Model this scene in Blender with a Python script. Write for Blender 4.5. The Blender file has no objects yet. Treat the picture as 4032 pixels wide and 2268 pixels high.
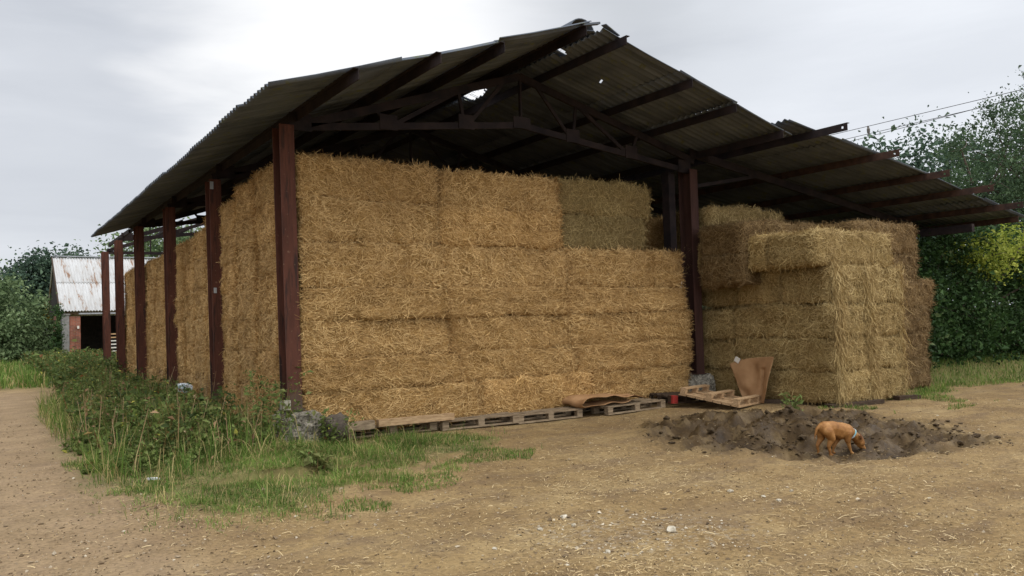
import bpy, math, random
import numpy as np
from mathutils import Vector, Matrix, Euler
rng = np.random.default_rng(11)
random.seed(11)
sc = bpy.context.scene
COL = sc.collection
R = math.radians
OBS = {}

# ------------------------------------------------------------------ noise
def _h(ix, iy, iz, s):
    n = (ix * 374761393 + iy * 668265263 + iz * 2147483647 + s * 144665) & 0xffffffff
    n = ((n ^ (n >> 13)) * 1274126177) & 0xffffffff
    n = (n ^ (n >> 16)) & 0xffffffff
    n = (n * 2246822519) & 0xffffffff
    return ((n ^ (n >> 15)) & 0xffffff) / float(0xffffff)
def vn(P, s=0):
    P = np.asarray(P, float)
    if P.shape[-1] == 2:
        P = np.concatenate([P, np.zeros(P.shape[:-1] + (1,))], -1)
    i = np.floor(P).astype(np.int64); f = P - i; f = f * f * (3 - 2 * f)
    out = 0
    for a in (0, 1):
        for b in (0, 1):
            for c in (0, 1):
                w = (f[..., 0] if a else 1 - f[..., 0]) * (f[..., 1] if b else 1 - f[..., 1]) * (f[..., 2] if c else 1 - f[..., 2])
                out = out + w * _h(i[..., 0] + a, i[..., 1] + b, i[..., 2] + c, s)
    return out * 2 - 1
def fbm(P, o=4, s=0):
    P = np.asarray(P, float); a = 1.0; t = 0; r = 0
    for k in range(o):
        r = r + a * vn(P * (2.03 ** k) + 17.3 * k, s + k); t += a; a *= .5
    return r / t
def sstep(a, b, x):
    t = np.clip((x - a) / (b - a), 0, 1); return t * t * (3 - 2 * t)
def sd_poly(P, poly):
    """signed distance (inside positive)"""
    P = np.asarray(P, float); V = np.asarray(poly, float); n = len(V)
    d = np.full(P.shape[0], 1e9); ins = np.zeros(P.shape[0], bool)
    for i in range(n):
        a = V[i]; b = V[(i + 1) % n]; e = b - a; w = P - a
        t = np.clip((w @ e) / (e @ e), 0, 1)
        d = np.minimum(d, np.linalg.norm(w - t[:, None] * e, axis=1))
        c = ((a[1] > P[:, 1]) != (b[1] > P[:, 1]))
        with np.errstate(divide='ignore', invalid='ignore'):
            xx = (b[0] - a[0]) * (P[:, 1] - a[1]) / (b[1] - a[1]) + a[0]
        ins ^= c & (P[:, 0] < xx)
    return np.where(ins, d, -d)

# ------------------------------------------------------------------ mesh helpers
def tag(o, label=None, cat=None, group=None, kind=None):
    if label: o['label'] = label
    if cat: o['category'] = cat
    if group: o['group'] = group
    if kind: o['kind'] = kind
    return o
def raw_mesh(name, V, faces, mats, midx=None, smooth=False, fattr=None, vcol=None):
    """faces: list of int arrays (each n x k)"""
    me = bpy.data.meshes.new(name)
    V = np.asarray(V, np.float32).reshape(-1, 3)
    faces = [np.asarray(f, np.int32) for f in faces if len(f)]
    tot = sum(f.shape[0] for f in faces)
    me.vertices.add(len(V)); me.vertices.foreach_set('co', V.ravel())
    loops = np.concatenate([f.ravel() for f in faces])
    sizes = np.concatenate([np.full(f.shape[0], f.shape[1], np.int32) for f in faces])
    starts = np.concatenate([[0], np.cumsum(sizes)[:-1]]).astype(np.int32)
    me.loops.add(len(loops)); me.loops.foreach_set('vertex_index', loops)
    me.polygons.add(tot); me.polygons.foreach_set('loop_start', starts)
    for m in (mats if isinstance(mats, (list, tuple)) else [mats]): me.materials.append(m)
    if midx is not None: me.polygons.foreach_set('material_index', np.asarray(midx, np.int32))
    sm = np.full(tot, smooth, bool) if isinstance(smooth, bool) else np.asarray(smooth, bool)
    me.polygons.foreach_set('use_smooth', sm)
    if fattr is not None:
        at = me.attributes.new('rnd', 'FLOAT', 'FACE'); at.data.foreach_set('value', np.asarray(fattr, np.float32))
    if vcol is not None:
        at = me.attributes.new('mask', 'FLOAT_COLOR', 'POINT'); at.data.foreach_set('color', np.asarray(vcol, np.float32).ravel())
    me.update(calc_edges=True); me.validate()
    return me
def link(name, data, parent=None, loc=None, rot=None):
    o = bpy.data.objects.new(name, data); COL.objects.link(o)
    if parent: o.parent = parent
    if loc is not None: o.location = loc
    if rot is not None: o.rotation_euler = rot
    return o
def empty(name, loc=(0, 0, 0), rz=0.0, label=None, cat=None, group=None):
    o = bpy.data.objects.new(name, None); COL.objects.link(o); o.location = loc; o.rotation_euler = (0, 0, rz)
    o.empty_display_size = .2
    return tag(o, label, cat, group)
def copy_tree(o, parent=None):
    c = o.copy(); COL.objects.link(c)
    if parent: c.parent = parent
    for ch in list(o.children): copy_tree(ch, c)
    return c
class MB:
    def __init__(s): s.V = []; s.F = {}; s.n = 0
    def add(s, V, F):
        V = np.asarray(V, float).reshape(-1, 3)
        for f in F:
            s.F.setdefault(len(f), []).append([i + s.n for i in f])
        s.V.append(V); s.n += len(V); return s
    def box(s, c, d, rot=None, jit=0):
        x, y, z = [k / 2 for k in d]
        P = np.array([[-x, -y, -z], [x, -y, -z], [x, y, -z], [-x, y, -z], [-x, -y, z], [x, -y, z], [x, y, z], [-x, y, z]])
        if jit: P += rng.uniform(-jit, jit, P.shape)
        if rot is not None: P = P @ np.array(rot.to_3x3()).T
        return s.add(P + np.array(c), [(0, 3, 2, 1), (4, 5, 6, 7), (0, 1, 5, 4), (1, 2, 6, 5), (2, 3, 7, 6), (3, 0, 4, 7)])
    def beam(s, a, b, w, h, up=(0, 0, 1)):
        a = Vector(a); b = Vector(b); d = b - a; L = d.length; x = d.normalized(); u = Vector(up)
        y = u.cross(x)
        if y.length < 1e-4: y = Vector((0, 1, 0)).cross(x)
        y.normalize(); z = x.cross(y)
        M = Matrix((x, y, z)).transposed()
        return s.box((a + b) / 2, (L, w, h), M.to_4x4())
    def tube(s, pts, rad, n=6, cap=True):
        pts = [Vector(p) for p in pts]; rad = rad if hasattr(rad, '__len__') else [rad] * len(pts)
        V = []; F = []
        for i, p in enumerate(pts):
            t = (pts[min(i + 1, len(pts) - 1)] - pts[max(i - 1, 0)]).normalized()
            a = t.cross(Vector((.13, .31, 1)) if abs(t.z) < .95 else Vector((1, .1, 0))).normalized(); b = t.cross(a)
            for k in range(n):
                th = 2 * math.pi * k / n; V.append(p + (a * math.cos(th) + b * math.sin(th)) * rad[i])
        for i in range(len(pts) - 1):
            for k in range(n):
                F.append((i * n + k, i * n + (k + 1) % n, (i + 1) * n + (k + 1) % n, (i + 1) * n + k))
        if cap: F.append(tuple(range(n))[::-1]); F.append(tuple(range((len(pts) - 1) * n, len(pts) * n)))
        return s.add([tuple(v) for v in V], F)
    def build(s, name, mat, parent=None, smooth=False, loc=None, rot=None):
        V = np.concatenate(s.V)
        me = raw_mesh(name, V, [np.array(f) for f in s.F.values()], mat, smooth=smooth)
        return link(name, me, parent, loc, rot)

# ------------------------------------------------------------------ materials
def mat_new(name):
    m = bpy.data.materials.new(name); m.use_nodes = True
    nt = m.node_tree; nt.nodes.clear()
    out = nt.nodes.new('ShaderNodeOutputMaterial'); b = nt.nodes.new('ShaderNodeBsdfPrincipled')
    nt.links.new(b.outputs[0], out.inputs[0]); b.inputs['Roughness'].default_value = .9
    b.inputs['Specular IOR Level'].default_value = .15
    return m, nt, b
def N(nt, t, **kw):
    n = nt.nodes.new(t)
    for k, v in kw.items():
        if k in ('op',): n.operation = v
        elif k in n.inputs: n.inputs[k].default_value = v
        else: setattr(n, k, v)
    return n
def noise(nt, scale, detail=4, rough=.55, vec=None, dist=0.0):
    n = N(nt, 'ShaderNodeTexNoise'); n.inputs['Scale'].default_value = scale; n.inputs['Detail'].default_value = detail
    n.inputs['Roughness'].default_value = rough; n.inputs['Distortion'].default_value = dist
    if vec is not None: nt.links.new(vec, n.inputs['Vector'])
    return n.outputs['Fac']
def ramp(nt, fac, stops, interp='LINEAR'):
    r = nt.nodes.new('ShaderNodeValToRGB'); r.color_ramp.interpolation = interp
    el = r.color_ramp.elements
    while len(el) < len(stops): el.new(.5)
    for e, (p, c) in zip(el, stops):
        e.position = p; e.color = (c[0], c[1], c[2], 1) if hasattr(c, '__len__') else (c, c, c, 1)
    nt.links.new(fac, r.inputs[0]); return r.outputs[0]
def mix(nt, fac, a, b, mode='MIX'):
    m = nt.nodes.new('ShaderNodeMix'); m.data_type = 'RGBA'; m.blend_type = mode
    for s, v in ((0, fac), (6, a), (7, b)):
        if isinstance(v, (int, float)): m.inputs[s].default_value = v if s == 0 else (v, v, v, 1)
        elif isinstance(v, tuple): m.inputs[s].default_value = (v[0], v[1], v[2], 1)
        else: nt.links.new(v, m.inputs[s])
    return m.outputs[2]
def math_n(nt, op, a, b=None, c=None):
    m = nt.nodes.new('ShaderNodeMath'); m.operation = op
    for i, v in enumerate((a, b, c)):
        if v is None: continue
        if isinstance(v, (int, float)): m.inputs[i].default_value = v
        else: nt.links.new(v, m.inputs[i])
    return m.outputs[0]
def bump(nt, b, h, strength=.5, dist=.02):
    n = nt.nodes.new('ShaderNodeBump'); n.inputs['Strength'].default_value = strength; n.inputs['Distance'].default_value = dist
    nt.links.new(h, n.inputs['Height']); nt.links.new(n.outputs[0], b.inputs['Normal'])
def objco(nt, sc_=(1, 1, 1), rot=(0, 0, 0), kind='Object'):
    t = nt.nodes.new('ShaderNodeTexCoord'); m = nt.nodes.new('ShaderNodeMapping')
    m.inputs['Scale'].default_value = sc_; m.inputs['Rotation'].default_value = rot
    nt.links.new(t.outputs[kind], m.inputs[0]); return m.outputs[0]
def geopos(nt, sc_=(1, 1, 1), rot=(0, 0, 0)):
    t = nt.nodes.new('ShaderNodeNewGeometry'); m = nt.nodes.new('ShaderNodeMapping')
    m.inputs['Scale'].default_value = sc_; m.inputs['Rotation'].default_value = rot
    nt.links.new(t.outputs['Position'], m.inputs[0]); return m.outputs[0]
def rnd_attr(nt):
    a = nt.nodes.new('ShaderNodeAttribute'); a.attribute_name = 'rnd'; return a.outputs['Fac']
def varmat(name, stops, rough=.9, bumpscale=None, noisescale=6, tint=.15, transl=0.0, patch=None):
    """colour picked per face by the 'rnd' attribute, modulated by a large noise"""
    m, nt, b = mat_new(name)
    c = ramp(nt, rnd_attr(nt), stops)
    n = noise(nt, noisescale, 3, .6, geopos(nt))
    c = mix(nt, 1.0, c, ramp(nt, n, [(.3, 1 - tint), (.7, 1 + tint)]), 'MULTIPLY')
    if patch: c = mix(nt, ramp(nt, noise(nt, patch[1], 3, .5, geopos(nt)), [(.45, 0), (.65, 1)]), c, patch[0])
    nt.links.new(c, b.inputs['Base Color']); b.inputs['Roughness'].default_value = rough
    if transl:
        tr = nt.nodes.new('ShaderNodeBsdfTranslucent'); nt.links.new(c, tr.inputs[0])
        ms = nt.nodes.new('ShaderNodeMixShader'); ms.inputs[0].default_value = transl
        nt.links.new(b.outputs[0], ms.inputs[1]); nt.links.new(tr.outputs[0], ms.inputs[2])
        nt.links.new(ms.outputs[0], nt.nodes['Material Output'].inputs[0])
    return m
def flatmat(name, c1, c2, scale=8, rough=.85, bumps=.3, dist=.01, sc_=(1, 1, 1), stops=(.35, .65), metal=0, spec=.15, third=None):
    m, nt, b = mat_new(name); v = objco(nt, sc_)
    n = noise(nt, scale, 6, .62, v)
    c = ramp(nt, n, [(stops[0], c1), (stops[1], c2)])
    if third: c = mix(nt, ramp(nt, noise(nt, third[1], 5, .6, v), [(third[2], 0), (third[2] + .08, 1)]), c, third[0])
    nt.links.new(c, b.inputs['Base Color'])
    b.inputs['Roughness'].default_value = rough; b.inputs['Metallic'].default_value = metal; b.inputs['Specular IOR Level'].default_value = spec
    if bumps: bump(nt, b, noise(nt, scale * 4, 6, .65, v), bumps, dist)
    return m
def straw_mats(name, dark, mid, light):
    # body
    m, nt, b = mat_new(name + '_body'); v = objco(nt)
    oi = nt.nodes.new('ShaderNodeObjectInfo')
    sh = nt.nodes.new('ShaderNodeVectorMath'); sh.operation = 'ADD'
    sc1 = nt.nodes.new('ShaderNodeVectorMath'); sc1.operation = 'SCALE'
    nt.links.new(oi.outputs['Random'], sc1.inputs['Scale']); sc1.inputs[0].default_value = (37, 19, 53)
    nt.links.new(v, sh.inputs[0]); nt.links.new(sc1.outputs[0], sh.inputs[1]); vv = sh.outputs[0]
    mp = nt.nodes.new('ShaderNodeMapping'); mp.inputs['Scale'].default_value = (14, 14, 70); mp.inputs['Rotation'].default_value = (0, .25, 0)
    nt.links.new(vv, mp.inputs[0]); n1 = noise(nt, 1.6, 5, .7, mp.outputs[0], .6)
    mp2 = nt.nodes.new('ShaderNodeMapping'); mp2.inputs['Scale'].default_value = (60, 60, 14); mp2.inputs['Rotation'].default_value = (.4, .5, .3)
    nt.links.new(vv, mp2.inputs[0]); n2 = noise(nt, 1.5, 5, .7, mp2.outputs[0], .6)
    big = noise(nt, 3.2, 3, .5, vv)
    nn = math_n(nt, 'MAXIMUM', n1, n2)
    c = ramp(nt, nn, [(.42, dark), (.56, mid), (.72, light)])
    c = mix(nt, 1.0, c, ramp(nt, big, [(.3, (.72, .68, .62)), (.65, (1.08, 1.08, 1.08))]), 'MULTIPLY')
    c = mix(nt, 1.0, c, ramp(nt, oi.outputs['Random'], [(0, (.90, .88, .85)), (.35, (.97, .96, .94)), (.7, (1.0, 1.0, 1.0)), (1, (1.07, 1.04, .99))]), 'MULTIPLY')
    nt.links.new(c, b.inputs['Base Color']); b.inputs['Roughness'].default_value = .95
    bump(nt, b, nn, .9, .02)
    # blades
    m2, nt, b = mat_new(name + '_stalk')
    c = ramp(nt, rnd_attr(nt), [(0, dark), (.35, mid), (.8, light), (1, tuple(min(1, k * 1.25) for k in light))])
    oi = nt.nodes.new('ShaderNodeObjectInfo')
    c = mix(nt, 1.0, c, ramp(nt, oi.outputs['Random'], [(0, (.90, .88, .85)), (.35, (.97, .96, .94)), (.7, (1.0, 1.0, 1.0)), (1, (1.07, 1.04, .99))]), 'MULTIPLY')
    c = mix(nt, 1.0, c, ramp(nt, noise(nt, 1.3, 3, .5, geopos(nt)), [(.35, (.84, .80, .76)), (.65, (1.06, 1.06, 1.06))]), 'MULTIPLY')
    nt.links.new(c, b.inputs['Base Color']); b.inputs['Roughness'].default_value = .75; b.inputs['Specular IOR Level'].default_value = .25
    return m, m2

GOLD = straw_mats('golden_straw', (.13, .070, .021), (.40, .240, .085), (.66, .455, .205))
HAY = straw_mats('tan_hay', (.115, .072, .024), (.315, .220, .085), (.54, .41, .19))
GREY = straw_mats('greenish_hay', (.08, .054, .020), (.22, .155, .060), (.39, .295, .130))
HAY_SHADE = straw_mats('roof_shaded_hay', (.055, .031, .012), (.155, .096, .038), (.29, .20, .092))  # browner, darker copy of tan hay; shade under the lean-to is in its colour
RUST = flatmat('rusty_red_paint', (.070, .027, .018), (.118, .045, .029), 3.5, .75, .3, .006, (2.2, 2.2, .30), third=((.040, .022, .018), 4.0, .54))
_nt = RUST.node_tree; _b = [q for q in _nt.nodes if q.type == 'BSDF_PRINCIPLED'][0]; _src = _b.inputs['Base Color'].links[0].from_socket
_run = ramp(_nt, noise(_nt, 5, 5, .7, objco(_nt, (9, 9, .35))), [(.54, 0), (.64, .75)]); _c = mix(_nt, _run, _src, (.055, .026, .016))
_chip = ramp(_nt, noise(_nt, 16, 4, .7, objco(_nt)), [(.66, 0), (.70, .8)]); _c = mix(_nt, _chip, _c, (.20, .12, .08))
_sp = _nt.nodes.new('ShaderNodeSeparateXYZ'); _nt.links.new(objco(_nt), _sp.inputs[0])
_d = math_n(_nt, 'ADD', _sp.outputs[2], math_n(_nt, 'MULTIPLY', noise(_nt, 7, 4, .7, objco(_nt)), .8))
_c = mix(_nt, ramp(_nt, _d, [(.45, .85), (.85, 0)]), _c, (.10, .075, .052)); _nt.links.new(_c, _b.inputs['Base Color'])
RUSTM = flatmat('shaded_rusty_paint', (.040, .020, .016), (.072, .034, .026), 4, .8, .3, .006, (2, 2, .3))  # darker copy of the red paint, with the middle posts' shade in its colour
RUSTD = flatmat('dark_rusty_steel', (.014, .011, .012), (.032, .022, .020), 4, .8, .3, .006)
RUSTO = flatmat('brown_rusty_steel', (.035, .022, .018), (.085, .046, .031), 5, .85, .3, .006)
WOOD = flatmat('weathered_wood', (.14, .10, .062), (.33, .25, .16), 7, .9, .5, .006, (1, 6, 6), third=((.08, .055, .035), 5, .62))
WOODN = flatmat('newer_wood', (.30, .19, .10), (.50, .34, .19), 7, .85, .4, .005, (1, 6, 6))
WOODD = flatmat('dark_wet_wood', (.035, .024, .016), (.09, .06, .04), 7, .85, .5, .006, (1, 6, 6))
REDP = flatmat('red_painted_wood', (.28, .03, .025), (.40, .05, .04), 6, .8, .3, .004)
CONC = flatmat('rubble_concrete', (.11, .098, .075), (.42, .38, .30), 22, .95, .9, .03, third=((.10, .085, .065), 9, .6))
CARD = flatmat('brown_cardboard', (.30, .165, .075), (.40, .235, .115), 3, .8, .15, .003, third=((.24, .125, .055), 2, .6))
CARDL = flatmat('pale_cardboard_edge', (.60, .56, .48), (.72, .68, .6), 5, .8, .1, .003)
BARK = flatmat('bark', (.05, .04, .03), (.12, .095, .07), 9, .95, .8, .02, (1, 1, .3))
STONEM = flatmat('chalk_stone', (.28, .24, .17), (.66, .60, .48), 12, .9, .6, .01)
DARKSTONE = flatmat('dark_stone', (.08, .065, .05), (.15, .12, .095), 8, .9, .6, .02)
CEM = flatmat('cement_render', (.20, .20, .19), (.30, .29, .27), 6, .9, .4, .01)
GALV = flatmat('galvanised_sheet', (.28, .30, .32), (.42, .44, .45), 4, .6, .2, .005, metal=.2)
BLACKI = flatmat('shed_dark_boards', (.02, .018, .016), (.04, .035, .03), 4, .95)

def roofing_mat():
    m, nt, b = mat_new('asbestos_cement_sheet')
    v = geopos(nt)
    c = ramp(nt, noise(nt, 1.1, 5, .6, v), [(.3, (.080, .092, .11)), (.55, (.130, .146, .17)), (.75, (.11, .125, .132))])
    st = geopos(nt, (.35, 6, .35)); c = mix(nt, 1.0, c, ramp(nt, noise(nt, 1.2, 4, .6, st), [(.3, .62), (.7, 1.2)]), 'MULTIPLY')
    c = mix(nt, ramp(nt, noise(nt, 5, 5, .7, v), [(.56, 0), (.66, 1)]), c, (.12, .13, .08))
    nt.links.new(c, b.inputs['Base Color']); b.inputs['Roughness'].default_value = .95
    bump(nt, b, noise(nt, 30, 5, .7, v), .3, .01)
    return m
ROOFM = roofing_mat()
def tin_mat():
    m, nt, b = mat_new('flaking_white_tin')
    v = geopos(nt, (2.2, .25, .25)); f = noise(nt, 1.7, 6, .7, v, .4); f2 = noise(nt, 9, 3, .6, v)
    k = math_n(nt, 'ADD', math_n(nt, 'MULTIPLY', f, .8), math_n(nt, 'MULTIPLY', f2, .25))
    c = ramp(nt, k, [(.45, (.52, .52, .51)), (.585, (.44, .43, .41)), (.62, (.30, .20, .14)), (.72, (.20, .11, .07))])
    nt.links.new(c, b.inputs['Base Color']); b.inputs['Roughness'].default_value = .6
    return m
TIN = tin_mat()
def brick_mat():
    m, nt, b = mat_new('red_brick')
    br = nt.nodes.new('ShaderNodeTexBrick'); nt.links.new(objco(nt, rot=(R(90), 0, 0)), br.inputs['Vector'])
    br.inputs['Color1'].default_value = (.30, .10, .06, 1); br.inputs['Color2'].default_value = (.20, .075, .05, 1); br.inputs['Mortar'].default_value = (.22, .19, .15, 1)
    br.inputs['Scale'].default_value = 4.3; br.inputs['Mortar Size'].default_value = .03; br.inputs['Brick Width'].default_value = 1.0; br.inputs['Row Height'].default_value = .33
    c = mix(nt, 1.0, br.outputs[0], ramp(nt, noise(nt, 3, 4), [(.3, .6), (.7, 1.3)]), 'MULTIPLY')
    c = mix(nt, ramp(nt, noise(nt, 2.0, 4, .6, objco(nt)), [(.58, 0), (.64, 1)]), c, (.16, .17, .05))
    nt.links.new(c, b.inputs['Base Color']); return m
BRICK = brick_mat()

LEAF_H = varmat('hedge_leaf', [(0, (.018, .035, .012)), (.5, (.035, .075, .02)), (.85, (.065, .12, .035)), (1, (.16, .20, .09))], .55, tint=.35, noisescale=.9, transl=.25)
LEAF_Y = varmat('lime_leaf', [(0, (.08, .12, .015)), (.5, (.30, .36, .05)), (1, (.50, .52, .12))], .55, tint=.25, noisescale=1.2, transl=.35)
LEAF_T = varmat('tree_leaf', [(0, (.035, .060, .032)), (.5, (.065, .11, .050)), (1, (.12, .18, .08))], .5, tint=.3, noisescale=.7, transl=.3)
LEAF_D = varmat('dark_tree_leaf', [(0, (.030, .055, .040)), (.5, (.065, .108, .072)), (1, (.12, .18, .11))], .6, tint=.25, noisescale=.4, transl=.2)
LEAF_B = varmat('bush_leaf', [(0, (.05, .085, .035)), (.5, (.16, .225, .10)), (1, (.31, .39, .20))], .55, tint=.3, noisescale=.6, transl=.3)
LEAF_A = varmat('autumn_leaf', [(0, (.22, .09, .02)), (.4, (.35, .25, .03)), (1, (.45, .38, .06))], .6, tint=.2, transl=.3)
WEED = varmat('weed_leaf', [(0, (.06, .08, .022)), (.35, (.13, .17, .042)), (.78, (.22, .27, .085)), (.90, (.16, .15, .05)), (.95, (.17, .085, .035)), (1, (.42, .40, .08))], .6, tint=.3, noisescale=2.2, transl=.3)
WEED2 = varmat('rank_weed_leaf', [(0, (.04, .06, .015)), (.4, (.09, .13, .035)), (.75, (.15, .19, .055)), (.90, (.25, .17, .06)), (.95, (.20, .08, .03)), (1, (.48, .44, .09))], .6, tint=.35, noisescale=1.6, transl=.3)
DEADW = varmat('dead_stem', [(0, (.12, .07, .035)), (.5, (.22, .14, .07)), (.93, (.30, .20, .11)), (1, (.35, .26, .15))], .8, tint=.3)
GRASSM = varmat('grass_blade', [(0, (.06, .105, .02)), (.4, (.12, .20, .035)), (.75, (.21, .28, .065)), (1, (.38, .31, .13))], .6, tint=.3, noisescale=1.7, transl=.3)
LITTER = varmat('loose_straw', [(0, (.07, .045, .024)), (.25, (.22, .15, .072)), (.6, (.42, .305, .150)), (1, (.66, .52, .30))], .8, tint=.15, noisescale=1.0)
GRAVEL = varmat('gravel', [(0, (.045, .030, .018)), (.35, (.11, .075, .042)), (.6, (.24, .175, .105)), (.85, (.42, .35, .25)), (1, (.66, .59, .46))], .9, tint=.1)
MUDM = flatmat('mud_clod', (.034, .020, .008), (.10, .064, .027), 14, .85, .8, .02, spec=.3)

# ------------------------------------------------------------------ camera
CAM = np.array([0, 0, 1.7])
r_ = Vector((0.83046407, -0.55625245, -0.03021009)); u_ = Vector((0.00281383, -0.05004084, 0.99874321)); f_ = Vector((0.55706509, 0.82950535, 0.03999192))
cd = bpy.data.cameras.new('camera'); co = bpy.data.objects.new('camera', cd); COL.objects.link(co); sc.camera = co
M = Matrix(((r_.x, u_.x, -f_.x, 0), (r_.y, u_.y, -f_.y, 0), (r_.z, u_.z, -f_.z, 1.7), (0, 0, 0, 1)))
co.matrix_world = M
cd.sensor_width = 36; cd.sensor_fit = 'HORIZONTAL'; cd.lens = 2004.96 / 2576 * 36; cd.clip_start = .05; cd.clip_end = 2000

# ------------------------------------------------------------------ light
SUN_EL, SUN_AZ = R(56), R(160)      # azimuth clockwise from +Y
w = bpy.data.worlds.new('World'); sc.world = w; w.use_nodes = True
nt = w.node_tree; nt.nodes.clear()
out = nt.nodes.new('ShaderNodeOutputWorld'); bg = nt.nodes.new('ShaderNodeBackground'); nt.links.new(bg.outputs[0], out.inputs[0])
sky = nt.nodes.new('ShaderNodeTexSky'); sky.sky_type = 'NISHITA'; sky.sun_disc = False; sky.sun_elevation = SUN_EL; sky.sun_rotation = SUN_AZ
tc = nt.nodes.new('ShaderNodeTexCoord'); D = tc.outputs['Generated']
sep = nt.nodes.new('ShaderNodeSeparateXYZ'); nt.links.new(D, sep.inputs[0])
mp = nt.nodes.new('ShaderNodeMapping'); mp.inputs['Scale'].default_value = (1, 1, 3.2); mp.inputs['Location'].default_value = (3.1, 1.7, .4); nt.links.new(D, mp.inputs[0])
n1 = noise(nt, 1.9, 6, .5, mp.outputs[0], .4)
mp2 = nt.nodes.new('ShaderNodeMapping'); mp2.inputs['Scale'].default_value = (1, 1, 6); nt.links.new(D, mp2.inputs[0])
n2 = noise(nt, 3.0, 6, .55, mp2.outputs[0], .3)
cl = ramp(nt, n1, [(.32, (.52, .545, .60)), (.48, (.64, .67, .72)), (.62, (.76, .785, .83)), (.78, (.95, .96, .98))])
cl = mix(nt, .55, cl, ramp(nt, n2, [(.32, (.50, .525, .575)), (.66, (.88, .90, .94))]))
n3 = noise(nt, 4.0, 5, .5, mp.outputs[0], .2)
def lobe(dirv, p0, p1):
    d = nt.nodes.new('ShaderNodeVectorMath'); d.operation = 'DOT_PRODUCT'; nt.links.new(D, d.inputs[0])
    v = Vector(dirv).normalized(); d.inputs[1].default_value = v
    wv = math_n(nt, 'ADD', d.outputs['Value'], math_n(nt, 'MULTIPLY', math_n(nt, 'SUBTRACT', n3, .5), (p1 - p0) * 1.6))
    m = nt.nodes.new('ShaderNodeMapRange'); m.interpolation_type = 'SMOOTHSTEP'
    nt.links.new(wv, m.inputs[0]); m.inputs[1].default_value = p0; m.inputs[2].default_value = p1; return m.outputs[0]
cl = mix(nt, math_n(nt, 'MULTIPLY', lobe((.18, .95, .23), .95, 1.0), .60), cl, (.47, .50, .555))
cl = mix(nt, math_n(nt, 'MULTIPLY', lobe((.05, .98, .12), .96, 1.0), .5), cl, (.66, .68, .72))
cl = mix(nt, math_n(nt, 'MULTIPLY', lobe((.42, .84, .335), .945, 1.0), .85), cl, (1.02, 1.02, 1.02))
cl = mix(nt, math_n(nt, 'MULTIPLY', lobe((.64, .66, .42), .97, 1.0), .8), cl, (.52, .545, .58))
cl = mix(nt, math_n(nt, 'MULTIPLY', lobe((.86, .45, .22), .93, 1.0), .6), cl, (.80, .83, .88))
# the overcast is brighter towards the zenith; boost behind camera added for front faces
el = nt.nodes.new('ShaderNodeMapRange'); el.interpolation_type = 'SMOOTHSTEP'; nt.links.new(sep.outputs[2], el.inputs[0])
el.inputs[1].default_value = .40; el.inputs[2].default_value = .80; el.inputs[3].default_value = 1.0; el.inputs[4].default_value = 2.5
bk = nt.nodes.new('ShaderNodeVectorMath'); bk.operation = 'DOT_PRODUCT'; nt.links.new(D, bk.inputs[0]); bk.inputs[1].default_value = Vector((.20, -.93, .30)).normalized()
bm = nt.nodes.new('ShaderNodeMapRange'); nt.links.new(bk.outputs['Value'], bm.inputs[0]); bm.interpolation_type = 'SMOOTHSTEP'
bm.inputs[1].default_value = -.1; bm.inputs[2].default_value = .8; bm.inputs[3].default_value = 1; bm.inputs[4].default_value = 2.0
k = math_n(nt, 'MAXIMUM', el.outputs[0], bm.outputs[0])
kk = nt.nodes.new('ShaderNodeVectorMath'); kk.operation = 'SCALE'; nt.links.new(cl, kk.inputs[0]); nt.links.new(k, kk.inputs['Scale'])
ss = nt.nodes.new('ShaderNodeVectorMath'); ss.operation = 'SCALE'; nt.links.new(sky.outputs[0], ss.inputs[0]); ss.inputs['Scale'].default_value = .10
fin = mix(nt, .06, kk.outputs[0], ss.outputs[0])
nt.links.new(fin, bg.inputs[0]); bg.inputs[1].default_value = 1.0
sl = bpy.data.lights.new('sun', 'SUN'); sl.energy = 1.0; sl.angle = R(22); sl.color = (1, .94, .85)
so = bpy.data.objects.new('sun', sl); COL.objects.link(so)
sd = Vector((math.sin(SUN_AZ) * math.cos(SUN_EL), math.cos(SUN_AZ) * math.cos(SUN_EL), math.sin(SUN_EL)))
so.rotation_euler = sd.to_track_quat('Z', 'Y').to_euler()
so.location = (0, -20, 30)
sc.view_settings.view_transform = 'Standard'; sc.view_settings.look = 'None'; sc.view_settings.exposure = 0.17; sc.view_settings.gamma = 1

# ------------------------------------------------------------------ ground
MUD = [(8.7, 9.5), (7.6, 8.3), (7.4, 6.9), (8.1, 5.75), (9.2, 5.1), (10.5, 5.0), (11.4, 5.7), (11.9, 6.9), (11.8, 7.9), (11.0, 8.9), (10.2, 9.6)]
GRASSP = [(1.9, 27.2), (1.35, 17.9), (1.15, 12.6), (1.2, 10.2), (1.45, 9.25), (1.75, 8.1), (2.3, 7.4), (3.1, 7.85), (3.96, 8.5), (4.7, 8.8), (5.1, 9.7), (4.7, 10.4), (4.5, 11.1), (4.6, 12), (4, 27)]
GRASS2 = [(4.3, 9.9), (4.7, 10.9), (5.95, 10.95), (6.25, 9.9), (5.5, 8.9), (5.0, 9.2)]
RGRASS = [(14.6, 8.3), (15.8, 8.3), (16.8, 8.9), (19.5, 8.3), (30, 6), (40, 20), (17, 20), (16.5, 9.0), (15, 8.7)]
VERGE = [(-30, 29.5), (1.0, 29.6), (2.2, 28.5), (3.2, 30), (4.0, 48), (3.5, 90), (-60, 90)]
PALE = [(3.7, 5.5), (4.6, 5.4), (5.2, 4.6), (4.8, 3.9), (3.9, 4.1), (3.5, 4.8)]
def mud_m(P): return sstep(-.35, .45, sd_poly(P, MUD) + .55 * fbm(P * 1.6, 4, 5) - .02)
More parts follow.
